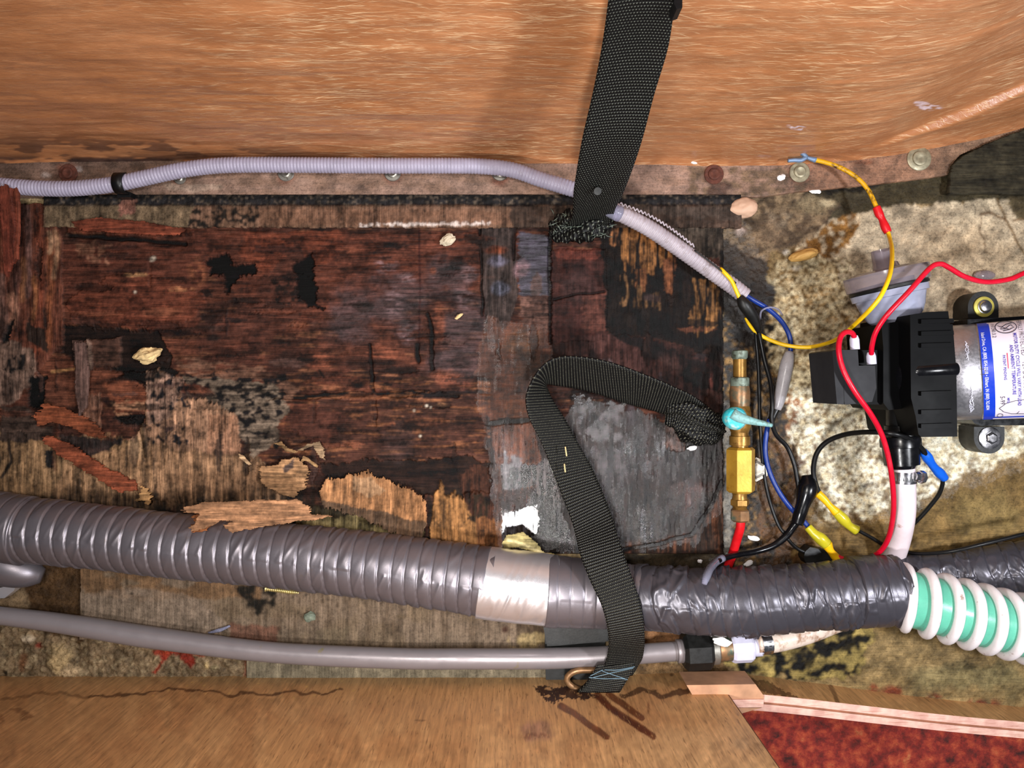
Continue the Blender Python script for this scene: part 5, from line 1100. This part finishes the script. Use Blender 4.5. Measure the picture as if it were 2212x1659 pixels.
patch_on('red_rule', 101.5, 103.2, -36, -4, M['inkr'], lab, .0006, 8, 1); patch_on('blue_rule', 143, 146, -96, -36, M['inkb'], lab, .0006, 12, 1); patch_on('blue_rule', 149, 153, 26, 96, M['inkb'], lab, .0006, 12, 1)
def curve_on(pts, w, mat, name='printed_mark', closed=False):
    q = pts+[pts[0]] if closed else pts
    V = []; F = []
    for i, (s_, v_) in enumerate(q):
        a_ = q[max(0, i-1)]; b_ = q[min(len(q)-1, i+1)]; dx, dy = b_[0]-a_[0], b_[1]-a_[1]; l_ = math.hypot(dx, dy)+1e-6
        V += [on_motor(s_-dy/l_*w, v_+dx/l_*w, .0007), on_motor(s_+dy/l_*w, v_-dx/l_*w, .0007)]
    for i in range(len(q)-1): F.append((2*i, 2*i+1, 2*i+3, 2*i+2))
    return obj(name, V, F, mat, lab, smooth=False)
curve_on([(106+19*math.cos(t), -90+13*math.sin(t)) for t in np.linspace(0, 6.28, 30)], .8, M['inkk'], 'logo_oval', True)
curve_on([(118, -98), (108, -96), (98, -90), (96, -86), (104, -86), (112, -92), (116, -94), (120, -88), (112, -84), (100, -82)], .8, M['inkk'], 'logo_letters')
curve_on([(92, -94), (112, -84)], .6, M['inkk'], 'logo_letters')
curve_on([(84, 78), (96, 68), (112, 63), (130, 61), (160, 60)], .5, M['inkk'], 'stamp_outline'); curve_on([(84, 78), (92, 86), (106, 91), (130, 92), (160, 92)], .5, M['inkk'], 'stamp_outline'); curve_on([(116, 91), (138, 62)], .5, M['inkk'], 'stamp_outline')
curve_on([(86+5*math.cos(t), 94+4*math.sin(t)) for t in np.linspace(0, 6.28, 16)], .5, M['inkk'], 'stamp_outline', True)
for (sa, va, vb) in [(30, -66, -30), (33, -62, -26), (35, 26, 60), (31, 56, 84), (36, 50, 82), (33, 60, 84)]:
    pts_ = [(sa+random.uniform(-2, 2), va+(vb-va)*i/16) for i in range(17)]; curve_on(pts_, .5, M['inkw'], 'scuff')
curve_on([(53, -6), (60, -6), (62, -3), (62, 2), (60, 5), (53, 5)], .6, M['inkk'], 'notch')
# feet and mounting bracket
prism('mount_plate', [(2090, 690), (2330, 676), (2330, 700), (2090, 706)], .012, .05, M['blackg'], PU, bevel=.0008)
prism('mount_plate', [(2098, 905), (2330, 905), (2330, 918), (2168, 919), (2120, 920), (2104, 914)], .012, .045, M['blackg'], PU, bevel=.0008)
def foot(cx, cy, rr_, mat, hexed):
    z = .022; ft = prism('rubber_foot', [(cx-33, cy+24 if cy < 800 else cy-24), (cx-33, cy)]+[(cx-33*math.cos(t), cy-34*math.sin(t)*(1 if cy < 800 else -1)) for t in np.linspace(.15, 2.99, 14)]+[(cx+33, cy), (cx+33, cy+24 if cy < 800 else cy-24)], 0.0, z, M['blackr'], PU, bevel=.0015)
    c = P(cx, cy, z); wsh = lathe('washer', c, c+Vector((0, 0, 1)), [(0, rpx(rr_, z)), (.0012, rpx(rr_, z)), (.0016, rpx(rr_*.85, z))], mat, ft, seg=36)
    lathe('screw_head', c+Vector((0, 0, .0014)), c+Vector((0, 0, 1)), [(0, rpx(15, z)), (.0010, rpx(15, z)), (.0011, rpx(13, z)), (.003, rpx(12, z)), (.0035, rpx(9, z))], M['steel'], ft, nsides=6 if hexed else 28, flat=hexed)
foot(2124, 663, 22, M['ywash'], False); foot(2137, 946, 24, M['steel'], True)
# head
head = prism('pump_head', [(1966, 680), (2000, 674), (2048, 672), (2052, 700), (2058, 700), (2066, 800), (2068, 943), (1990, 944), (1984, 938), (1978, 900), (1968, 860)], .012, .092, M['blackh'], PU, bevel=.003)
for y_ in (690, 716, 742, 846, 886, 916): prism('head_rib', [(1990, y_), (2060, y_-2), (2061, y_+7), (1990, y_+9)], .088, .0945, M['blackh'], head, bevel=.0008)
lathe('boss', P(1972, 802, .088), P(2066, 797, .088), [(0, rpx(12, .09)), (rpx(6, .09), rpx(16, .09)), (rpx(86, .09), rpx(17, .09)), (rpx(94, .09), rpx(14, .09))], M['blackg'], head, seg=32)
prism('front_body', [(1904, 700), (1966, 690), (1974, 760), (1975, 880), (1920, 886), (1908, 870), (1908, 750)], .014, .075, M['blackh'], PU, bevel=.003)
bm = bmesh.new(); bmesh.ops.create_uvsphere(bm, u_segments=40, v_segments=20, radius=1)
c_ = P(1972, 815, .066)
for v_ in bm.verts: v_.co = Vector((c_.x+v_.co.x*rpx(54, .07)*(1 if v_.co.x < 0 else .1), c_.y+v_.co.y*rpx(62, .07), c_.z+v_.co.z*.022))
bmobj('domed_cover', bm, M['blackg'], PU)
for (x_, y_) in [(1969, 726), (1968, 806), (1980, 889)]:
    lathe('cover_screw', P(x_-4, y_, .084), P(x_+5, y_-1, .084), [(0, rpx(5, .08)), (.0006, rpx(9, .08)), (.003, rpx(9, .08)), (.0034, rpx(6, .08))], M['steel'], PU, seg=20)
# ports
tz = .055
lathe('inlet_port', P(1936, 742, tz), P(1933, 688, tz), [(0, rpx(33, tz)), (.010, rpx(33, tz)), (.0102, rpx(31, tz)), (.019, rpx(31, tz))], M['blackp'], PU)
lathe('outlet_port', P(1950, 868, tz), P(1952, 946, tz), [(0, rpx(33, tz)), (.018, rpx(34, tz)), (.0182, rpx(38, tz)), (.022, rpx(38, tz)), (.0222, rpx(30, tz)), (.0275, rpx(30, tz))], M['blackp'], PU)
L_ = (P(1944, 940, tz)-P(1949, 1010, tz)).length
lathe('swivel_nut', P(1944, 942, tz), P(1949, 1012, tz), [(0, rpx(40, tz)), (L_*.1, rpx(42, tz)), (L_*.32, rpx(42, tz)), (L_*.34, rpx(38, tz)), (L_*.88, rpx(36, tz)), (L_*.9, rpx(28, tz)), (L_, rpx(25, tz))], M['blackg'], PU, nsides=14, flat=False)
# pressure switch
sw = prism('pressure_switch', [(1798, 759), (1803, 756), (1853, 756), (1855, 790), (1890, 790), (1893, 838), (1884, 868), (1830, 874), (1808, 873)], .040, .085, M['switch'], PU, bevel=.0012, label='dark grey pressure switch box')
prism('switch_base', [(1798, 757), (1912, 756), (1912, 874), (1806, 873)], .035, .070, M['blackh'], sw, bevel=.001)
tube('switch_seam', PP([(1822, 800, .0851), (1824, 874, .0851)]), .0002, M['blackp'], sw, seg=4)
def spade(cx, cy, w_, h_, z, lab_):
    o = thing('wire_terminal', lab_, 'terminal', P(cx, cy, z))
    lathe('sleeve', P(cx-1, cy-h_/2, z), P(cx+1, cy+h_/2, z), [(0, rpx(w_*.36, z)), (.001, rpx(w_*.42, z)), (.003, rpx(w_*.5, z)), (rpx(h_, z), rpx(w_*.5, z))], M['whitep'], o, seg=20)
spade(1846, 740, 20, 30, .080, 'milky-white push-on terminal on the upper left corner of the switch box'); spade(1882, 774, 20, 26, .080, 'milky-white push-on terminal in the notch of the switch box')

# strainer
SN = thing('strainer', 'clear plastic water strainer with bluish bowl mounted above the pump inlet', 'strainer', P(1915, 630, .02))
sz = .055; a = P(1935, 698, sz); b = P(1902, 540, sz); Ls = (b-a).length
def sl(name, prof, mat, parent, **kw): return lathe(name, a, b, [(t*Ls, rpx(q, sz)) for t, q in prof], mat, parent, seg=56, **kw)
sl('bowl', [(0, 42), (.04, 50), (.10, 57), (.20, 64), (.30, 68), (.36, 71), (.37, 77), (.45, 78), (.455, 70)], M['bowl'], SN, label='bluish milky bowl')
sl('o_ring', [(.455, 76), (.46, 80), (.495, 80), (.50, 76)], M['blackr'], SN)
sl('cover', [(.50, 78), (.51, 84), (.64, 86), (.70, 86), (.71, 78), (.73, 70), (.735, 24)], M['clear'], SN, label='clear smoky cover flange')
sl('inlet_nipple', [(.73, 24), (.80, 22), (.88, 21), (.97, 20), (1.0, 20), (1.0, 15), (.75, 15)], M['clear'], SN)
lathe('vent_nub', P(1936, 590, .060), P(1932, 562, .060), [(0, rpx(9, .06)), (.006, rpx(9, .06)), (.009, rpx(6, .06)), (.0095, .0005)], M['clear'], SN, seg=18)
lathe('filter_screen', P(1934, 690, sz), P(1914, 618, sz), [(0, rpx(24, sz)), (.004, rpx(38, sz)), (.030, rpx(46, sz))], M['bowl'], SN, seg=30)
# outlet hose
OH = thing('outlet_hose', 'stained white hose hanging from the pump outlet behind the red wire', 'hose', P(1945, 1100, 0))
tube('hose', PP([(1950, 996, .055), (1951, 1030, .053), (1953, 1080, .047), (1951, 1120, .040), (1943, 1160, .026), (1932, 1195, .016), (1924, 1214, .010), (1918, 1224, .009)]), [rpx(q, .045) for q in (23, 24, 24, 24, 24.5, 25, 25, 25)], M['white'], OH, seg=34)
cc = P(1951, 1029, .053); cb = clamp(OH, cc, Vector((.03, -1, -.08)), rpx(25.5, .053), rpx(25, .053))
for i in range(7):
    a_ = -1.0+i*0.27; q = cc+Vector((math.sin(a_)*rpx(26, .053), 0, math.cos(a_)*rpx(26.8, .053)+.0003))
    obj('clamp_slot', [q+Vector((sx*.0006, sy*.0028, 0)) for sx, sy in ((-1, -1), (1, -1), (1, 1), (-1, 1))], [(0, 1, 2, 3)], M['blackr'], cb)
lathe('clamp_screw', P(1976, 1029, .062), P(1998, 1031, .060), [(0, rpx(9, .06)), (.004, rpx(10, .06)), (.0045, rpx(14, .06)), (.0075, rpx(14, .06)), (.0085, rpx(9, .06))], M['steel'], cb, seg=8, flat=True)

# ---------------------------------------------------------------- wires
def wire(name, label, pts, wpx, mat, cat='wire', seg=12, z_=.03, group=None):
    o = tube(name, PP(pts), rpx(wpx/2, z_), mat, None, seg=seg, step=.002); return tag(o, label, cat, group)
yw = thing('yellow_wire', 'thin yellow wire with a red crimp sleeve and a fork terminal at its loose end', 'wire', P(1860, 600, .02))
tube('dirty_length', PP([(1757, 345, .020), (1780, 350, .021), (1815, 362, .023), (1850, 383, .026), (1875, 410, .028), (1890, 440, .030), (1898, 458, .031)]), rpx(4.8, .025), M['yeld'], yw, seg=12, label='grimy end of the wire')
tube('wire', PP([(1915, 492, .034), (1922, 515, .038), (1927, 545, .072), (1923, 590, .096), (1905, 635, .104), (1880, 668, .100), (1845, 702, .078), (1815, 728, .052), (1785, 742, .034), (1745, 750, .024), (1700, 746, .018), (1660, 733, .015), (1632, 716, .014), (1617, 697, .016), (1612, 686, .018)]), rpx(4.4, .045), M['yelw'], yw, seg=12)
tube('wire', PP([(1600, 650, .026), (1592, 632, .0275), (1580, 606, .0282), (1566, 590, .0280), (1556, 580, .026)]), rpx(4.4, .03), M['yelw'], yw, seg=12)
tube('crimp_sleeve', PP([(1893, 447, .031), (1899, 462, .0315), (1905, 473, .032), (1912, 490, .033), (1918, 502, .034)]), [rpx(q, .03) for q in (8, 9, 7, 9, 8)], M['redc'], yw, seg=18, step=.001)
fk = tube('fork_terminal', PP([(1762, 346, .0205), (1745, 341, .0205), (1738, 338, .0205)]), [rpx(q, .02) for q in (6, 4, 4)], M['tin'], yw, seg=10, label='blue-grey forked terminal')
for pp in ([(1742, 340, .0205), (1732, 330, .0205), (1718, 327, .0205), (1702, 328, .0205)], [(1742, 340, .0205), (1730, 346, .0205), (1716, 346, .0205), (1702, 347, .0205)]): tube('prong', PP(pp), [rpx(q, .02) for q in (5, 5, 4.5, 4)], M['tin'], fk, seg=10, step=.001)
wire('red_wire', 'red wire rising from the switch box notch and leaving at the right edge', [(2290, 560, .075), (2212, 590, .082), (2180, 603, .085), (2130, 609, .088), (2085, 598, .092), (2050, 578, .096), (2030, 570, .098), (2008, 580, .099), (1965, 628, .100), (1918, 678, .098), (1893, 715, .092), (1884, 745, .086), (1882, 768, .081)], 11, M['redw'], z_=.09)
wire('red_wire', 'red wire looping from the upper terminal down across pump and white hose', [(1846, 730, .081), (1840, 719, .083), (1826, 718, .085), (1815, 730, .087), (1812, 760, .0895), (1822, 800, .0905), (1846, 845, .090), (1880, 893, .086), (1903, 935, .080), (1916, 975, .076), (1925, 1020, .073), (1930, 1070, .066), (1929, 1115, .058), (1920, 1160, .046), (1904, 1188, .036), (1880, 1205, .028), (1855, 1212, .024), (1830, 1210, .021), (1808, 1202, .019)], 11.5, M['redw'], z_=.075)
def crimp(label, pts, w_, mats, group='yellow crimp connectors'):
    o = thing('crimp_connector', label, 'connector', P(pts[0][0], pts[0][1], 0), group)
    n = len(pts); h = n//2+1
    tube('barrel', PP(pts[:h]), [rpx(q, .02) for q in w_[:h]], M[mats[0]], o, seg=20, step=.001)
    tube('barrel', PP(pts[h-1:]), [rpx(q, .02) for q in w_[h-1:]], M[mats[1]], o, seg=20, step=.001)
crimp('yellow crimp connector on the black wire, right of the tape bundle', [(1766, 1065, .016), (1780, 1078, .017), (1792, 1092, .018), (1806, 1106, .018), (1822, 1122, .018), (1834, 1135, .017), (1850, 1145, .016)], [9, 8, 7, 10, 12, 9, 11], ('yelc', 'yelc2'))
crimp('yellow crimp connector joining the blue wire to the red wire, below the tape bundle', [(1745, 1138, .016), (1758, 1152, .018), (1772, 1163, .019), (1786, 1176, .019), (1794, 1190, .019), (1802, 1200, .018), (1812, 1210, .018)], [9, 10, 13, 12, 8, 9, 10], ('yelc2', 'yelc'))
wire('black_wire', 'black wire arching left of the pump outlet from blue sleeve to yellow connector', [(2001, 985, .058), (1990, 968, .062), (1965, 948, .068), (1935, 938, .072), (1900, 934, .066), (1860, 934, .052), (1820, 940, .038), (1785, 955, .028), (1764, 980, .022), (1757, 1015, .018), (1762, 1045, .017), (1770, 1066, .016)], 11, M['blackp'], z_=.04)
tag(tube('crimp_connector', PP([(1994, 976, .058), (2003, 988, .056), (2011, 1000, .053), (2020, 1012, .050), (2030, 1022, .047), (2040, 1033, .044)]), [rpx(q, .05) for q in (9, 11, 9, 9, 11, 9)], M['bluec'], None, seg=20, step=.001), 'blue crimp connector on the black wire right of the hose clamp', 'connector')
wire('black_wire', 'short black wire running from the blue sleeve down behind the white hose', [(2034, 1028, .045), (2036, 1045, .040), (2028, 1068, .034), (2010, 1092, .028), (1990, 1115, .022), (1965, 1140, .016), (1945, 1165, .012)], 9, M['blackp'])
wire('black_wire', 'thin black wire from the right yellow connector along the top of the taped hose', [(1846, 1142, .016), (1880, 1160, .013), (1915, 1180, .010), (1955, 1192, .012), (2000, 1196, .030), (2060, 1190, .045), (2120, 1176, .050), (2170, 1164, .050), (2230, 1150, .048), (2300, 1140, .046)], 8, M['blackp'], z_=.03)
bw = thing('blue_wire', 'blue wire from the split conduit through a milky sleeve to the lower yellow connector', 'wire', P(1700, 760, 0))
tube('wire', PP([(1606, 636, .022), (1630, 650, .021), (1660, 668, .018), (1688, 694, .014), (1704, 722, .011), (1708, 745, .010), (1707, 765, .009)]), rpx(5.2, .015), M['bluew'], bw, seg=12)
tube('milky_sleeve', PP([(1706, 760, .0095), (1700, 785, .0105), (1693, 820, .0105), (1685, 860, .0100), (1678, 884, .009)]), [rpx(q, .01) for q in (9, 14, 14, 12, 9)], M['shrink'], bw, seg=22)
tube('black_sleeve', PP([(1679, 880, .009), (1670, 898, .009), (1664, 912, .009)]), rpx(8, .01), M['blackp'], bw, seg=14)
tube('wire', PP([(1662, 906, .009), (1655, 940, .010), (1653, 975, .010), (1660, 1012, .011), (1676, 1050, .012), (1698, 1085, .013), (1722, 1112, .013), (1738, 1128, .014), (1747, 1139, .015)]), rpx(5.5, .015), M['bluew'], bw, seg=12)
tag(tube('tape_wrap', PP([(1598, 640, .026), (1606, 655, .026), (1618, 672, .024), (1630, 692, .020), (1640, 716, .016)]), [rpx(q, .02) for q in (7, 13, 13, 11, 6)], M['blackr'], None, seg=18, step=.0015), 'black tape wrapped round the wires below the split conduit', 'tape')
wire('black_wire', 'black wire curving down from the tape wrap to the black tape bundle', [(1634, 700, .018), (1643, 735, .014), (1652, 780, .012), (1664, 825, .015), (1668, 870, .0195), (1667, 905, .019), (1676, 938, .016), (1700, 965, .012), (1715, 1000, .012), (1722, 1035, .013), (1726, 1060, .014)], 10, M['blackp'])
wire('black_wire', 'straight thin black wire close beside the brass valve', [(1630, 695, .017), (1634, 740, .011), (1638, 790, .008), (1640, 850, .007), (1641, 900, .007), (1644, 950, .007), (1649, 1010, .008), (1657, 1060, .008), (1668, 1100, .008), (1682, 1135, .010), (1694, 1152, .012)], 8, M['blackp'])
zt = tube('zip_tie', PP([(1642, 690, .014), (1645, 672, .022), (1662, 664, .024), (1680, 668, .020), (1690, 680, .012)]), .0008, M['clearend'], None, seg=6); tag(zt, 'thin clear tie looped over the blue wire', 'cable tie')
tb = thing('taped_wire_bundle', 'glossy black tape bundle where the wires join, beside the yellow connectors', 'wire bundle', P(1735, 1080, 0))
tube('tape_bundle', PP([(1742, 1026, .014), (1745, 1045, .015), (1742, 1065, .016), (1735, 1088, .017), (1728, 1110, .017), (1722, 1131, .016)]), [rpx(q, .015) for q in (10, 20, 21, 15, 14, 13)], M['blackg'], tb, seg=26, step=.0015)
tube('cable', PP([(1724, 1122, .015), (1712, 1140, .014), (1696, 1160, .014), (1668, 1180, .014), (1630, 1192, .016), (1592, 1199, .022), (1562, 1206, .028), (1545, 1216, .038), (1532, 1230, .054), (1526, 1246, .0645)]), [rpx(q, .02) for q in (9, 8, 8, 7, 6.5, 6, 7, 7, 7, 6)], M['blackg'], tb, seg=16)
tube('clear_end', PP([(1562, 1205, .029), (1548, 1213, .034), (1534, 1228, .053), (1526, 1246, .065), (1521, 1262, .069)]), [rpx(8.5, .04)]*4+[rpx(5, .04)], M['clearend'], tb, seg=14, label='clear split tube end')
wire('black_wire', 'short black wire from the bundle to the square black plug', [(1700, 1162, .013), (1712, 1176, .012), (1726, 1187, .011), (1745, 1195, .011)], 8, M['blackp'])
tag(prism('black_plug', [(1739, 1192), (1750, 1182), (1782, 1188), (1808, 1206), (1806, 1228), (1760, 1226), (1742, 1218), (1736, 1206)], 0, .013, M['blackr'], None, bevel=.0015), 'square black rubber plug half under the wrapped hose', 'plug')

# ---------------------------------------------------------------- wood flakes, splinters and litter
def flake(name, label, outline, col, z0, slope=(0, 0), curl=0.0, thick=.0016, cat='splinter', step=1.3, dirn='H', group=None, extras=(), warp=5, rough=.6):
    xs = [p[0] for p in outline]; ys = [p[1] for p in outline]
    X, Y = plan_grid(min(xs)-14, min(ys)-14, max(xs)+14, max(ys)+14, step); C = Canvas(X, Y, col); C.g[:] = 1 if dirn == 'V' else 0; C.k[:] = .25; C.r[:] = rough
    C.put(sstep(.5, .66, fbm(X/(50 if dirn == 'H' else 6), Y/(5 if dirn == 'H' else 50), 4, 5))*.6, tuple(c*.66 for c in col)); C.put(sstep(.56, .68, fbm(X/(60 if dirn == 'H' else 5), Y/(4 if dirn == 'H' else 60), 3, 15))*.6, tuple(min(250, c*1.22) for c in col))
    for e in extras: e(C)
    cx, cy = sum(xs)/len(xs), sum(ys)/len(ys); u = (X-cx)/100; v = (Y-cy)/100
    C.finish(0.6, 1, 8, False, 0.85, 0.72)
    h = slope[0]*u+slope[1]*v+curl*(u*u+v*v)+.0007*(fbm(X/12, Y/6, 3, 19)-.5)
    k = (CAM_H-z0)/F_PX
    return grid_obj(name, np.stack([(X-1106)*k, (829.5-Y)*k, z0+h], -1), C.polymask(outline, warp, min(6, warp*1.2-1.5), dirn) > .5, M['flake'], C, thick=thick, label=label, cat=cat, group=group)
flake('wood_flake', 'large ragged tan wood flake lying on top of the wrapped hose', [(404, 1092), (440, 1084), (520, 1082), (560, 1078), (600, 1082), (640, 1078), (658, 1092), (672, 1104), (665, 1114), (720, 1118), (690, 1126), (640, 1130), (590, 1136), (540, 1144), (500, 1152), (480, 1140), (500, 1128), (476, 1122), (462, 1136), (430, 1146), (412, 1146), (424, 1124), (432, 1110), (404, 1104)], (168, 116, 74), .0615, slope=(-.004, -.002), cat='wood flake')
flake('wood_flake', 'orange-brown underside splinter hanging from the large flake', [(418, 1112), (452, 1106), (462, 1136), (440, 1150), (414, 1150)], (150, 84, 34), .0595, cat='wood flake')
flake('veneer_peel', 'tan veneer peel curling up right of the middle, dark along its lower edge', [(700, 1036), (740, 1030), (784, 1020), (812, 1026), (860, 1046), (905, 1064), (922, 1080), (925, 1120), (916, 1160), (880, 1158), (820, 1132), (760, 1112), (700, 1092), (690, 1060)], (184, 124, 70), .010, slope=(.002, .010), curl=.004, dirn='V', cat='veneer', extras=[lambda C: C.poly([(690, 1075), (760, 1095), (850, 1110), (925, 1120), (920, 1170), (680, 1120)], (78, 62, 48), warp=8, a=.85), lambda C: C.poly([(760, 1030), (800, 1030), (830, 1060), (800, 1075), (760, 1060)], (196, 150, 104), warp=8, a=.7)])
flake('veneer_peel', 'small shiny tan veneer peel with torn points left of the large peel', [(558, 1008), (600, 1004), (612, 992), (640, 988), (660, 1000), (668, 1020), (660, 1050), (640, 1078), (600, 1070), (560, 1040)], (188, 136, 86), .010, slope=(0, -.004), cat='veneer', extras=[lambda C: C.poly([(612, 1010), (636, 992), (636, 1008), (616, 1024)], (98, 76, 66), warp=3)])
flake('wood_splinter', 'curled pale splinter lifting above the torn veneer, the left of two', [(586, 958), (604, 952), (622, 966), (650, 976), (640, 980), (616, 974), (600, 962)], (168, 126, 78), .014, slope=(.01, 0), warp=3, group=None)
flake('wood_splinter', 'curled pale splinter lifting above the torn veneer, the right of two', [(640, 974), (664, 960), (692, 952), (700, 970), (706, 996), (690, 986), (676, 964), (654, 974)], (160, 128, 92), .014, slope=(.0, .004), warp=3)
flake('wood_splinter', 'pointed tan splinter sticking up between the two curled ones', [(655, 985), (668, 990), (688, 1006), (684, 1012), (664, 998), (650, 996)], (186, 140, 86), .016, warp=2)
flake('wood_splinter', 'long orange-red splinter lying aslant over the tan veneer at lower left', [(96, 938), (112, 940), (150, 960), (196, 986), (222, 1008), (268, 1030), (294, 1046), (290, 1058), (262, 1066), (232, 1052), (200, 1030), (168, 1008), (126, 980), (96, 958)], (150, 70, 34), .011, slope=(-.002, 0), thick=.003, cat='splinter')
flake('wood_splinter', 'orange splinter lying above and left of the long one', [(70, 900), (92, 872), (140, 882), (186, 902), (226, 930), (230, 946), (196, 944), (150, 922), (110, 912), (78, 922)], (146, 72, 34), .011, slope=(.0, .002), thick=.002)
flake('wood_splinter', 'curved tan sliver at the tip of the long orange splinter', [(306, 1044), (318, 1056), (328, 1076), (320, 1092), (304, 1080), (290, 1084), (300, 1066)], (180, 132, 76), .012, thick=.002)
flake('wood_splinter', 'pale pointed sliver right of the pinkish veneer block', [(515, 980), (526, 984), (544, 1004), (536, 1006), (516, 990)], (216, 168, 120), .010, warp=1.5)
flake('wood_splinter', 'upright red-brown splinter standing at the top left corner, the left of two', [(0, 402), (14, 400), (28, 410), (32, 470), (26, 560), (0, 600)], (112, 46, 26), .030, slope=(0, -.004), dirn='V', thick=.004, warp=4)
flake('wood_splinter', 'narrow upright red-brown splinter at the top left corner, the right of two', [(29, 401), (39, 402), (41, 440), (38, 560), (30, 560)], (116, 52, 30), .027, dirn='V', thick=.003, warp=2)
flake('wood_splinter', 'upright brown splinter with a chewed top at left of the hollow', [(160, 740), (182, 738), (190, 800), (186, 880), (170, 900), (162, 850)], (118, 86, 76), .013, dirn='V', thick=.003, warp=3)
flake('wood_splinter', 'frayed red-brown strip under the batten at upper left', [(150, 478), (210, 470), (280, 474), (350, 484), (400, 494), (390, 508), (300, 506), (180, 498)], (128, 58, 32), .010, thick=.002, warp=5)
flake('dead_leaf', 'dry yellow leaf caught between the wrapped hose and the wet board', [(1086, 1170), (1096, 1156), (1130, 1150), (1160, 1172), (1178, 1192), (1200, 1198), (1188, 1206), (1150, 1192), (1120, 1184), (1086, 1188)], (190, 170, 100), .024, slope=(0, .004), thick=.0008, cat='leaf', warp=3, extras=[lambda C: C.line([(1096, 1166), (1130, 1176), (1176, 1196)], 5, (226, 206, 140), jit=1), lambda C: C.poly([(1086, 1178), (1150, 1190), (1150, 1200), (1086, 1190)], (110, 92, 40), warp=3)])
flake('leaf_scrap', 'tiny yellow leaf scrap stuck beside the black nut', [(1506, 1352), (1516, 1350), (1530, 1362), (1536, 1366), (1524, 1366)], (190, 170, 70), .048, thick=.0006, cat='leaf', warp=1)
def lump(name, label, cat, cx, cy, rx, ry, rz, z, mat, seed=0, rot=0, sub=4, rough=.35):
    bm = bmesh.new(); bmesh.ops.create_icosphere(bm, subdivisions=sub, radius=1); rn = random.Random(seed); o3 = [rn.uniform(0, 50) for _ in range(3)]
    from mathutils import noise as mn
    cr, sr = math.cos(math.radians(rot)), math.sin(math.radians(rot)); c = P(cx, cy, z)
    for v_ in bm.verts:
        d = 1+rough*1.3*(mn.fractal(v_.co*1.1+Vector(o3), 0.9, 2.0, 5))
        x, y, zz = v_.co.x*rpx(rx, z)*d, v_.co.y*rpx(ry, z)*d, v_.co.z*rz*d
        v_.co = Vector((c.x+x*cr-y*sr, c.y+x*sr+y*cr, c.z+max(zz, -rz*.5)))
    return bmobj(name, bm, mat, None, label=label, cat=cat)
lump('foam_lump', 'cream foam lump in the dark hollow at left', 'foam', 320, 767, 27, 15, .008, .010, M['foam'], 4, 12)
lump('fibre_tuft', 'pale fluffy tuft at the top edge of the rotten sheet', 'fluff', 967, 518, 17, 10, .004, .009, M['fluff'], 7, 30); lump('fibre_tuft', 'tiny curled straw-coloured fluff in the middle of the sheet', 'fluff', 991, 683, 9, 4, .002, .008, M['foam'], 9, 30)
lump('foam_blob', 'pinkish foam blob by the flange, right of the batten end', 'foam', 1604, 450, 33, 22, .009, .003, M['pinkfoam'], 12, 10, rough=.1)
lump('foam_blob', 'mustard foam blob on the floor left of the strainer', 'foam', 1736, 551, 32, 12, .006, .003, M['mustard'], 15, 14, rough=.14)
lump('foam_blob', 'clear resin drop under the red wire', 'resin drop', 2126, 595, 24, 11, .004, .001, M['clear'], 18, 0, rough=.08)
lump('stone_chip', 'grey-green stone chip on the plywood strip', 'stone', 669, 1333, 14, 11, .003, .006, M['chipg'], 5, 20, 2)
for i, (x_, y_, rx, ry, lab_, z_) in enumerate([(1757, 409, 15, 7, 'white paint flake on the dark seam below the flange', .004), (1495, 968, 11, 5, 'white paint flake under the gathered strap end', .008), (1628, 1162, 12, 5, 'white paint flake between red tube and tape bundle', .004), (1617, 1217, 11, 5, 'white paint flake at the upper edge of the wrapped hose', .006), (1512, 1212, 5, 4, 'tiny white crumb left of the clear tube end', .004), (1497, 349, 8, 5, 'pink-white paint crumb on the flange right of the strap', .008), (1688, 383, 9, 7, 'pinkish paint crumb between the two right-hand screws', .006), (1560, 1386, 20, 9, 'curled white flake lying on the copper-coloured adapter', .040)]):
    lump('paint_flake', lab_, 'paint flake', x_, y_, rx, ry, .0012, z_, M['chip'], 30+i, (i*37) % 60-30, 3, .3)['group'] = 'white paint flakes'
# loose screw
so = thing('loose_screw', 'loose yellow zinc screw lying on the plywood beneath the wrapped hose', 'screw', P(612, 1276, .005)); a = P(577, 1272, .0065); b = P(646, 1281, .0065); L_ = (b-a).length
prof = []
for i in range(0, 120):
    t = i/119; r_ = rpx(5.0, 0)*(1-.75*max(0, (t-.8)/.2)); prof.append((t*L_, r_*(.72+.28*abs(math.sin(t*math.pi*17)))))
lathe('shank', a, b, prof, M['screw'], so, seg=16); lathe('head', a-(b-a).normalized()*.0016, a, [(0, rpx(4, 0)), (.0004, rpx(7, 0)), (.0016, rpx(5, 0))], M['screw'], so, seg=16)
# dark rubber mat corner top right
flake('rubber_mat', 'dark rubber mat corner lying in the upper right beyond the flange', [(2052, 392), (2056, 356), (2078, 336), (2130, 310), (2212, 278), (2300, 240), (2300, 400), (2212, 420), (2050, 420)], (60, 54, 38), .010, thick=.005, cat='mat', step=2.2, warp=2, extras=[lambda C: C.put(sstep(.56, .64, fbm(C.X/30, C.Y/12, 4, 6))*.6, (40, 36, 26))])
tag(tube('clear_splinter', PP([(450, 1367, .0055), (475, 1361, .006), (497, 1352, .006)]), [.0008, .0016, .0008], M['clearend'], None, seg=8), 'clear plastic sliver lying above the grey pipe', 'plastic scrap')
